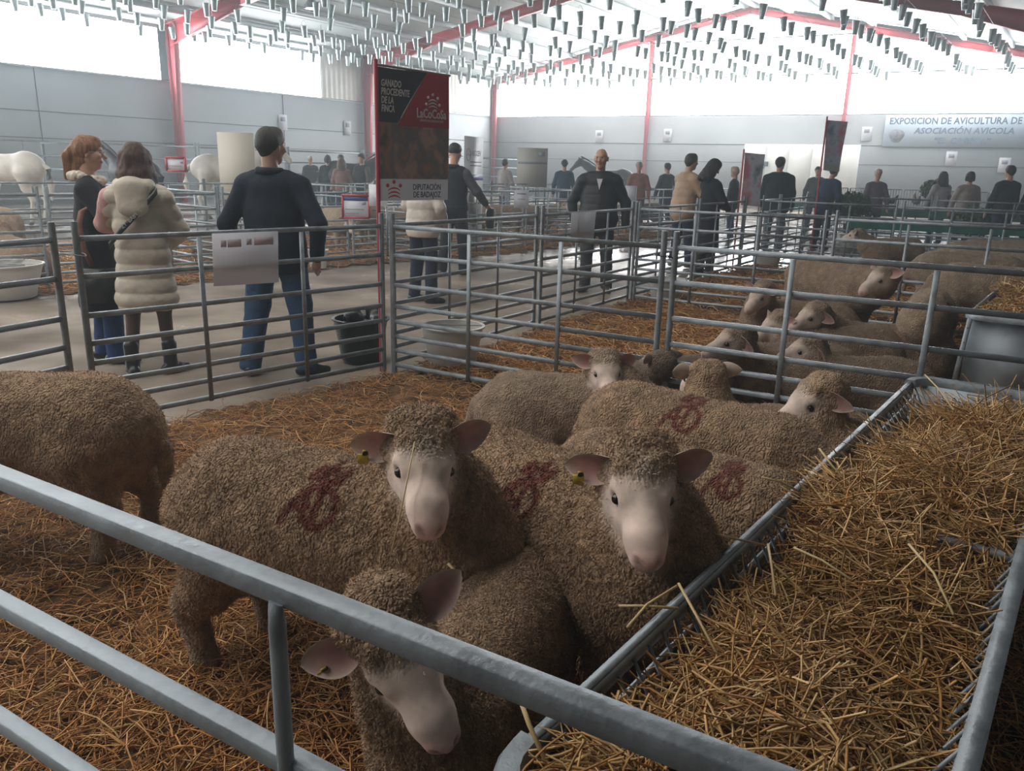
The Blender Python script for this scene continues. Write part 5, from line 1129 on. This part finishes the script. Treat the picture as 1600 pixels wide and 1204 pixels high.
# boards and notices
def board(px0, px1, y0, y1, d, lb, name='notice_board', m_=None, cat='board', lines=(), frame=None, legs=False, turn=0):
    c = dirxy((px0+px1)/2, (y0+y1)/2, d); z1 = ztop((px0+px1)/2, y0, c); z0 = ztop((px0+px1)/2, y1, c); w_ = (px1-px0)/FPX*math.hypot(*c)*.97
    o = empty(name, (*c, 0), math.radians(turn), label=lb, category=cat); m = MB(); m.box((0, 0, (z0+z1)/2), (w_, .02, z1-z0)); s_ = m.build('panel', m_ or M['paper'], o)
    if frame: 
        m = MB(); t = .012*d/5
        for a, b in (((-w_/2, z0), (w_/2, z0)), ((w_/2, z0), (w_/2, z1)), ((w_/2, z1), (-w_/2, z1)), ((-w_/2, z1), (-w_/2, z0))): m.beam((a[0], -.012, a[1]), (b[0], -.012, b[1]), t, t, up=(0, 1, 0))
        m.build('frame', frame, o)
    for (fx, fz, fw, fh, mi) in lines: m = MB(); m.box(((fx-.5)*w_, -.013, z1-(z1-z0)*fz), (w_*fw, .003, (z1-z0)*fh)); m.build('printed_line', mi, s_)
    if legs:
        for sx_ in (-1, 1): m = MB(); m.box((sx_*(w_/2-.05), .03, z1/2), (.04, .03, z1)); m.build('leg', M['galv'], o)
    return o
M['cream'] = mat('cream_board', (.60, .57, .49), .7); M['smudge'] = backlit(mat('faded_print', (.72, .64, .66), .6), .35)
board(344, 397, 207, 312, 16.2, 'tall blank cream board left of the man in navy', m_=M['cream'], legs=True)
board(808, 855, 231, 292, 22.2, 'pale board with a grey line right of the roll-up banner', m_=mat('pale_board', (.50, .50, .46), .7), legs=True, lines=((.5, .38, .95, .05, M['greyink']), (.8, .15, .2, .12, M['greyink'])))
ti = ((.5, .13, 1.0, .22, M['blueink']), (.8, .35, .14, .12, M['greyink']), (.45, .62, .7, .03, M['greyink']), (.35, .8, .5, .02, M['greyink']))
board(536, 577, 305, 340, 11.35, 'framed notice with a blue header on the hurdle left of the banner pole', 'framed_notice', lines=ti, frame=M['red'], cat='notice')
board(262, 289, 246, 267, 14.0, 'framed notice with a red edge on the corral panel', 'framed_notice', lines=ti[1:3], frame=M['red'], cat='notice')
board(127, 142, 241, 262, 13.5, 'small white notice behind the glasses of the woman in black', 'notice_sheet', cat='notice', lines=((.5, .3, .6, .04, M['greyink']),))
board(803, 826, 297, 325, 14.75, 'white notice on a small hurdle right of the roll-up banner', 'notice_sheet', cat='notice', lines=((.5, .2, .6, .05, M['greyink']), (.5, .5, .5, .03, M['greyink'])))
board(977, 993, 290, 314, 17.2, 'white notice on a small hurdle right of the bald man', 'notice_sheet', cat='notice')
board(577, 604, 288, 322, 9.0, 'white cloth corner showing left of the red banner pole', 'notice_sheet', cat='notice')
def fsheet(pxs, P, d, off, lb, m_, marks=()):
    n_ = np.array([d[1], -d[0]]); n_ = n_ if n_@(-np.array(P)) > 0 else -n_; Pq = np.array(P)+n_*off
    C_ = [onv(x, y, Pq, d) for x, y in pxs]; m = MB(); nn3 = np.array([*n_, 0])*.003
    m.loft([[c for c in C_], [c+nn3 for c in C_]]); o = m.build('notice_sheet', m_, label=lb, category='notice')
    for (u0, v0, u1, v1, mm) in marks:
        f = lambda u, v: (C_[0]*(1-u)+C_[1]*u)*(1-v)+(C_[3]*(1-u)+C_[2]*u)*v+np.array([*n_, 0])*.0035
        m = MB(); q = [f(u0, v0), f(u1, v0), f(u1, v1), f(u0, v1)]; m.loft([q, [c+nn3*.3 for c in q]]); m.build('faded_writing', mm, o)
    return o
fsheet([(331, 365), (434, 361), (435, 441), (334, 447)], P0, unit(P1-P0), .025, 'large white notice sheet with faded writing tied to the hurdle below the man in navy', M['paper'], ((.12, .13, .20, .26, M['smudge']), (.22, .12, .42, .27, M['smudge']), (.50, .12, .58, .24, M['smudge']), (.62, .10, .92, .25, M['smudge'])))
fsheet([(893, 332), (931, 330), (927, 374), (890, 378)], P4, AIS, .025, 'grey white notice sheet tied to the hurdle in front of the bald man', backlit(mat('grey_paper', (.62, .64, .68), .6), .35), ())
for i, (x, y, d_, pl) in enumerate(((442, 191, 0, 'L'), (543, 200, 0, 'L'), (1043, 211, 0, 'B'), (936, 213, 0, 'B'), (1354, 209, 0, 'B'), (1486, 248, 0, 'B'), (1569, 258, 0, 'B'))):
    if pl == 'L': c = onv(x, y, C0+nL*.04, LD); an = math.atan2(-LD[1], -LD[0])
    else: c = onv(x, y, C0+nB*.05, BD); an = math.atan2(BD[1], BD[0])
    o = empty('wall_notice', tuple(c), an, label='white notice sheet on the %s' % ('left wall above the cream board', 'left wall left of the banner pole', 'end wall above the man in the beige jacket', 'end wall above the bald man', 'end wall right of the booth', 'end wall under the long banner', 'end wall at the right edge below the long banner')[i], category='notice')
    m = MB(); m.box((0, 0, 0), (.42, .01, .60)); m.build('sheet', M['paper'], o); m = MB(); m.box((0, -.008, .12), (.22, .004, .16)); m.build('number_print', M['greyink'], o)
# ------------------------------------------------------------------ tubs and buckets
def tub(r0, r1, h, m_, name, lb, x, y, handle=False, cat='bucket', content=None, seg=28):
    o = empty(name, (x, y, 0), 0, label=lb, category=cat); m = MB(); t = .008
    m.lathe([(.001, .02), (r0, .02), (r0+.004, .024), (r0+(r1-r0)*.5, .02+h*.5), (r1, h), (r1+.014, h), (r1+.016, h+.012), (r1-t, h+.012), (r1-t, h-.01), (r0-t, .035), (.001, .035)], seg=seg); b = m.build('shell', m_, o, smooth=True)
    if handle: m = MB(); m.tube([(r1*math.cos(a), .02, h+(.10 if handle == 'up' else .0)*math.sin(a)+.01) for a in np.linspace(0, math.pi, 13)], .005, 6); m.build('handle', M['wire'], o, smooth=True)
    return o
tub(.15, .205, .33, M['black'], 'rubber_bucket', 'black rubber bucket lined with a crumpled black sack, left of the banner pole foot', -1.17, 5.93)
G = [blob((.11*math.cos(a)+.02, .11*math.sin(a), .33+.05*math.sin(a*2)), None, .055+.02*math.sin(a*3), k=.03) for a in np.linspace(0, 6, 8)]
sk_ = garment('plastic_sack', G, .012, M['black'], None, lambda V: vnoise(V, 25, 3)*.016); sk_.location = (-1.17, 5.93, 0); sk_['label'] = 'crumpled black plastic sack bulging from the rubber bucket'; sk_['category'] = 'sack'
tub(.17, .225, .33, M['white'], 'feed_tub', 'large white plastic tub behind the hurdle right of the banner pole foot', -.45, 5.73, handle='down', cat='tub')
tub(.16, .22, .26, M['white'], 'feed_tub', 'white tub in the third pen corner below the bald man', 1.78, 9.22, cat='tub')
tub(.16, .22, .26, M['white'], 'feed_tub', 'white tub on the straw far up the aisle, below the heavy man', 4.1, 12.9, cat='tub')
tub(.30, .40, .36, M['white'], 'feed_tub', 'wide white basin at the left edge of the aisle', -5.42, 8.28, cat='tub', handle='down')
tub(.11, .14, .27, M['white'], 'bucket', 'small white bucket on the aisle right of the man in navy', -2.83, 11.35, handle='down')
# ------------------------------------------------------------------ lamps, booth, tables, cages, plants
for (x, y, s_, lb) in ((774, 72, 9.0, 'bell shaped grey hall lamp hanging below the red rafter'), (487, 10, 17., 'round hall lamp at the top edge of the picture')):
    c = onv(x, y, C0+LD*s_, BD); o = empty('hall_lamp', tuple(c), 0, label=lb, category='lamp', group='hall lamps')
    m = MB(); m.lathe([(.001, .30), (.07, .30), (.08, .22), (.16, .16), (.24, .02), (.27, -.08), (.265, -.08), (.23, .02), (.15, .14), (.001, .2)], seg=20); m.build('shade', M['galvsheet'], o, smooth=True)
    m = MB(); m.lathe([(.001, .48), (.09, .48), (.09, .32), (.001, .30)], seg=14); m.build('ballast_box', M['wire'], o, smooth=True)
    m = MB(); tq = float((c[:2]-C0)@BD); m.tube([(0, 0, .48), (0, 0, EAVE+SLOPE*(HW-abs(tq-HW))-c[2]-.02)], .006, 5); m.build('cable', M['wire'], o)
    m = MB(); m.lathe([(.001, -.075), (.2, -.075), (.2, -.06), (.001, -.06)], seg=16); m.build('glass', mat('lamp_glass', (.9, .9, .9), .3, emit=(1, .97, .9), estr=4), o)
bo_ = C0+BD*14.1+nB*1.6; be = empty('white_booth', (*bo_, 0), math.atan2(BD[1], BD[0]), label='white partition booth standing before the end wall', category='booth')
M['booth'] = mat('booth_panel', (.62, .62, .60), .6, 0, var=.04, vscale=2)
for i in range(5): m = MB(); m.box((.5+.97*i, 0, 1.4), (.95, .05, 2.8)); m.build('panel', M['booth'], be)
m = MB(); m.box((0, .78, 1.4), (.05, 1.5, 2.8)); m.build('side_panel', M['booth'], be)
for x_ in (1.0, 3.9):
    m = MB(); m.box((x_, -.16, 1.95), (.22, .2, .2)); m.tube([(x_-.02, -.03, 1.9), (x_-.02, -.16, 1.8), (x_-.1, -.22, 1.72)], .02, 6); m.build('spotlight', M['dark'], be)
M['green'] = mat('green_cloth', (.015, .13, .09), .8, 0, var=.2, vscale=3)
def table(a, b, lb, dpt=.75, z=.75):
    a = np.array(a); b = np.array(b); L_ = np.linalg.norm(b-a); d = (b-a)/L_; o = empty('long_table', (*a, 0), math.atan2(d[1], d[0]), label=lb, category='table', group='green covered tables of the poultry show')
    m = MB(); m.box((L_/2, dpt/2, z-.015), (L_, dpt, .03)); m.build('tabletop', M['green'], o)
    m = MB(); n = int(L_/.12); row = [[(L_*i/n, -.01+.012*math.sin(i*2.1), z), (L_*i/n, -.02+.02*math.sin(i*2.1), z-.16)] for i in range(n+1)]; V = [q for r_ in row for q in r_]; m.add(V, [[2*i, 2*i+1, 2*i+3, 2*i+2] for i in range(n)]); m.build('cloth_drop', M['green'], o)
    for x_ in np.arange(.4, L_, 1.7):
        for y_ in (.1, dpt-.1):
            m = MB(); m.tube([(x_-.25, y_, 0), (x_-.05, y_, z-.03)], .014, 5); m.tube([(x_+.25, y_, 0), (x_+.05, y_, z-.03)], .014, 5); m.build('leg', M['wire'], o)
    return o
table((5.9, 14.4), (9.6, 12.9), 'long green covered table nearest the sheep pens at the right')
table((7.4, 19.9), (11.4, 18.0), 'long green covered table with bird cages farther back at the right')
table((7.3, 23.8), (9.4, 22.8), 'green covered table left, in front of the white booth')
def cage(x, y, z, an, lb, first=[None]):
    if first[0] is None:
        o = empty('bird_cage'); m = MB()
        for px_ in np.linspace(-.27, .27, 10):
            for py_ in (-.2, .2): m.tube([(px_, py_, 0), (px_, py_, .46)], .004, 4)
        for py_ in np.linspace(-.2, .2, 6):
            for px_ in (-.27, .27): m.tube([(px_, py_, 0), (px_, py_, .46)], .004, 4)
        for zq in (0, .23, .46):
            for py_ in (-.2, .2): m.tube([(-.27, py_, zq), (.27, py_, zq)], .006, 4)
            for px_ in (-.27, .27): m.tube([(px_, -.2, zq), (px_, .2, zq)], .006, 4)
        m.build('wire_mesh', M['galv'], o); m = MB(); m.box((0, 0, .015), (.54, .4, .03)); m.build('tray', M['dark'], o)
        first[0] = o
    else: o = copy_tree(first[0])
    o.location = (x, y, z); o.rotation_euler[2] = an; o['label'] = lb; o['category'] = 'cage'; o['group'] = 'wire bird cages on the tables'
def hen(col, name='hen'):
    B = [blob((-.10, 0, .16), (.06, 0, .17), .075, .065, k=.04), blob((.06, 0, .2), (.12, 0, .30), .05, .03, k=.03), blob((.12, 0, .32), None, .032, k=.02), blob((-.14, 0, .20), (-.20, 0, .28), .04, .025, k=.03), blob((.15, 0, .315), (.17, 0, .31), .01, .004, k=.005, c=1), blob((.11, 0, .355), (.13, 0, .35), .014, .012, c=2, k=.01)]
    for sy in (-1, 1): B.append(blob((0, sy*.04, .10), (0, sy*.04, .005), .012, .010, c=1, k=.01))
    V, F = fuse(B, .014); C = paint(V, B, {}, [np.array(col), np.array((.5, .3, .08)), np.array((.5, .03, .02))]); r = empty(name); link('body', mesh_np('body', V, F, M['coat_smooth'], col=C, smooth=True), r); return r
hd_, hw_ = hen((.03, .028, .03)), hen((.45, .40, .34)); ordn = ['leftmost', 'second', 'third', 'fourth', 'fifth', 'sixth', 'rightmost']
ta, tb = np.array([7.4, 19.9]), np.array([11.4, 18.0]); td = unit(tb-ta); tn_ = np.array([-td[1], td[0]])
for i in range(7):
    q = ta+td*(.35+.6*i)+tn_*.36; cage(q[0], q[1], .75, math.atan2(td[1], td[0]), 'wire bird cage on the farther green table, %s of the row' % ordn[i])
    o = (hd_ if i % 2 == 0 else hw_); o = o if i < 2 else copy_tree(o); o.location = (q[0], q[1], .785); o.rotation_euler[2] = i*1.3; o['label'] = '%s hen in the %s cage of the farther table' % (('dark', 'pale')[i % 2], ordn[i]); o['category'] = 'hen'; o['group'] = 'hens in the cages'
M['leaf'] = mat('leaves', rough=.6, attr=True)
def bush(x, y, z, r_, n, lb, seed):
    g = np.random.default_rng(seed); P = g.normal(0, 1, (n, 3)); P = unit_rows(P)*r_*g.uniform(.55, 1.05, (n, 1)); P[:, 2] *= .8
    a = unit_rows(g.normal(0, 1, (n, 3))); b = unit_rows(np.cross(a, P)); L_ = r_*.16; V = np.stack([P-a*L_, P+b*L_*.5, P+a*L_, P-b*L_*.5], 1).reshape(-1, 3)+[0, 0, r_*1.0]; F = np.arange(n*4).reshape(n, 4)
    c = np.repeat(np.array([(.035, .085, .03)])*g.uniform(.5, 1.5, (n, 1)), 4, 0); o = empty('potted_shrub', (x, y, z), 0, label=lb, category='plant', group='green shrubs at the poultry show')
    link('foliage', mesh_np('foliage', V+[0, 0, .18], F, M['leaf'], col=c), o); m = MB(); m.lathe([(.001, 0), (.09, 0), (.13, .2), (.12, .2), (.001, .17)], seg=14); m.build('pot', M['dark'], o, smooth=True); m = MB(); m.tube([(0, 0, .15), (0, 0, .2+r_)], .02, 6); m.build('stem', M['soil'], o)
for i, (px_, d_, z_, r_, lb) in enumerate(((1336, 16.6, .75-.75, .36, 'large dark green shrub left of the pale hatted person'), (1462, 19.3, .75, .30, 'dark green shrub above the cages, right of the middle'), (1530, 16.9, 0, .42, 'dark shrub below the right part of the long banner'))):
    c = dirxy(px_, 285, d_); bush(c[0], c[1], z_ if i != 0 else .35, r_, 1400, lb, i)
m = MB(); m.box((0, 0, .17), (.34, .34, .34)); st_ = m.build('plinth', M['booth'], label='small white plinth under the large green shrub', category='stand'); c = dirxy(1336, 285, 16.6); st_.location = (c[0], c[1], 0)
m = MB(); m.lathe([(.001, 0), (.16, 0), (.2, .12), (.14, .24), (.001, .26)], seg=14); rd_ = m.build('red_bowl', M['red'], smooth=True, label='rounded red object on the table before the white booth', category='bowl'); rd_.location = (8.85, 23.45, .75)
# wire ties where hurdles meet
for (c, lb) in ((P0+[0, 0], 'loop of wire tying the two posts beside the woman in black'), (P2+AD*.02, 'black cord tying the double post behind the sheep')):
    m = MB(); z_ = .98 if lb[0] == 'l' else 1.0
    m.tube([(c[0]+.065*math.cos(a), c[1]+.045*math.sin(a), z_+.02*math.sin(a*.5)) for a in np.linspace(0, 2*math.pi*.98, 16)], .0035, 5); m.build('wire_tie', M['wire'] if lb[0] == 'l' else M['black'], smooth=True, label=lb, category='wire tie')
# stray stems that stand out
g = random.Random(3); SV = []; 
def stem(pa, za, pb, zb2, w_=.003):
    a = at(pa[0], pa[1], za); b = at(pb[0], pb[1], zb2); mid = (a+b)/2+np.array([g.uniform(-.01, .01), g.uniform(-.01, .01), g.uniform(-.004, .012)]); stm.tube([a, mid, b], w_, 5)
stm = MB()
stem((967, 946), .62, (1060, 950), .62); stem((1060, 911), .66, (1120, 1020), .60); stem((980, 980), .60, (1058, 915), .65); stem((1060, 830), .66, (1200, 852), .60); stem((1078, 828), .66, (1140, 842), .63)
stem((812, 1090), .66, (855, 1195), .60, .004); stem((1200, 850), .63, (1212, 930), .60); stem((1280, 700), .70, (1330, 760), .62); stem((1190, 745), .66, (1245, 765), .61); stem((1490, 640), .72, (1445, 585), .75, .0025); stem((1240, 855), .63, (1330, 905), .62); stem((1420, 850), .68, (1490, 960), .64)
stem((930, 880), .55, (905, 905), .52, .002); stem((700, 880), .60, (722, 905), .58, .004)
stem((648, 690), .86, (612, 862), .66, .0018)
o = stm.build('loose_stems', mat('pale_straw', (.60, .45, .22), .6), kind='stuff', label='single pale straw stems lying across the hay rack rim and the sheep', category='straw')
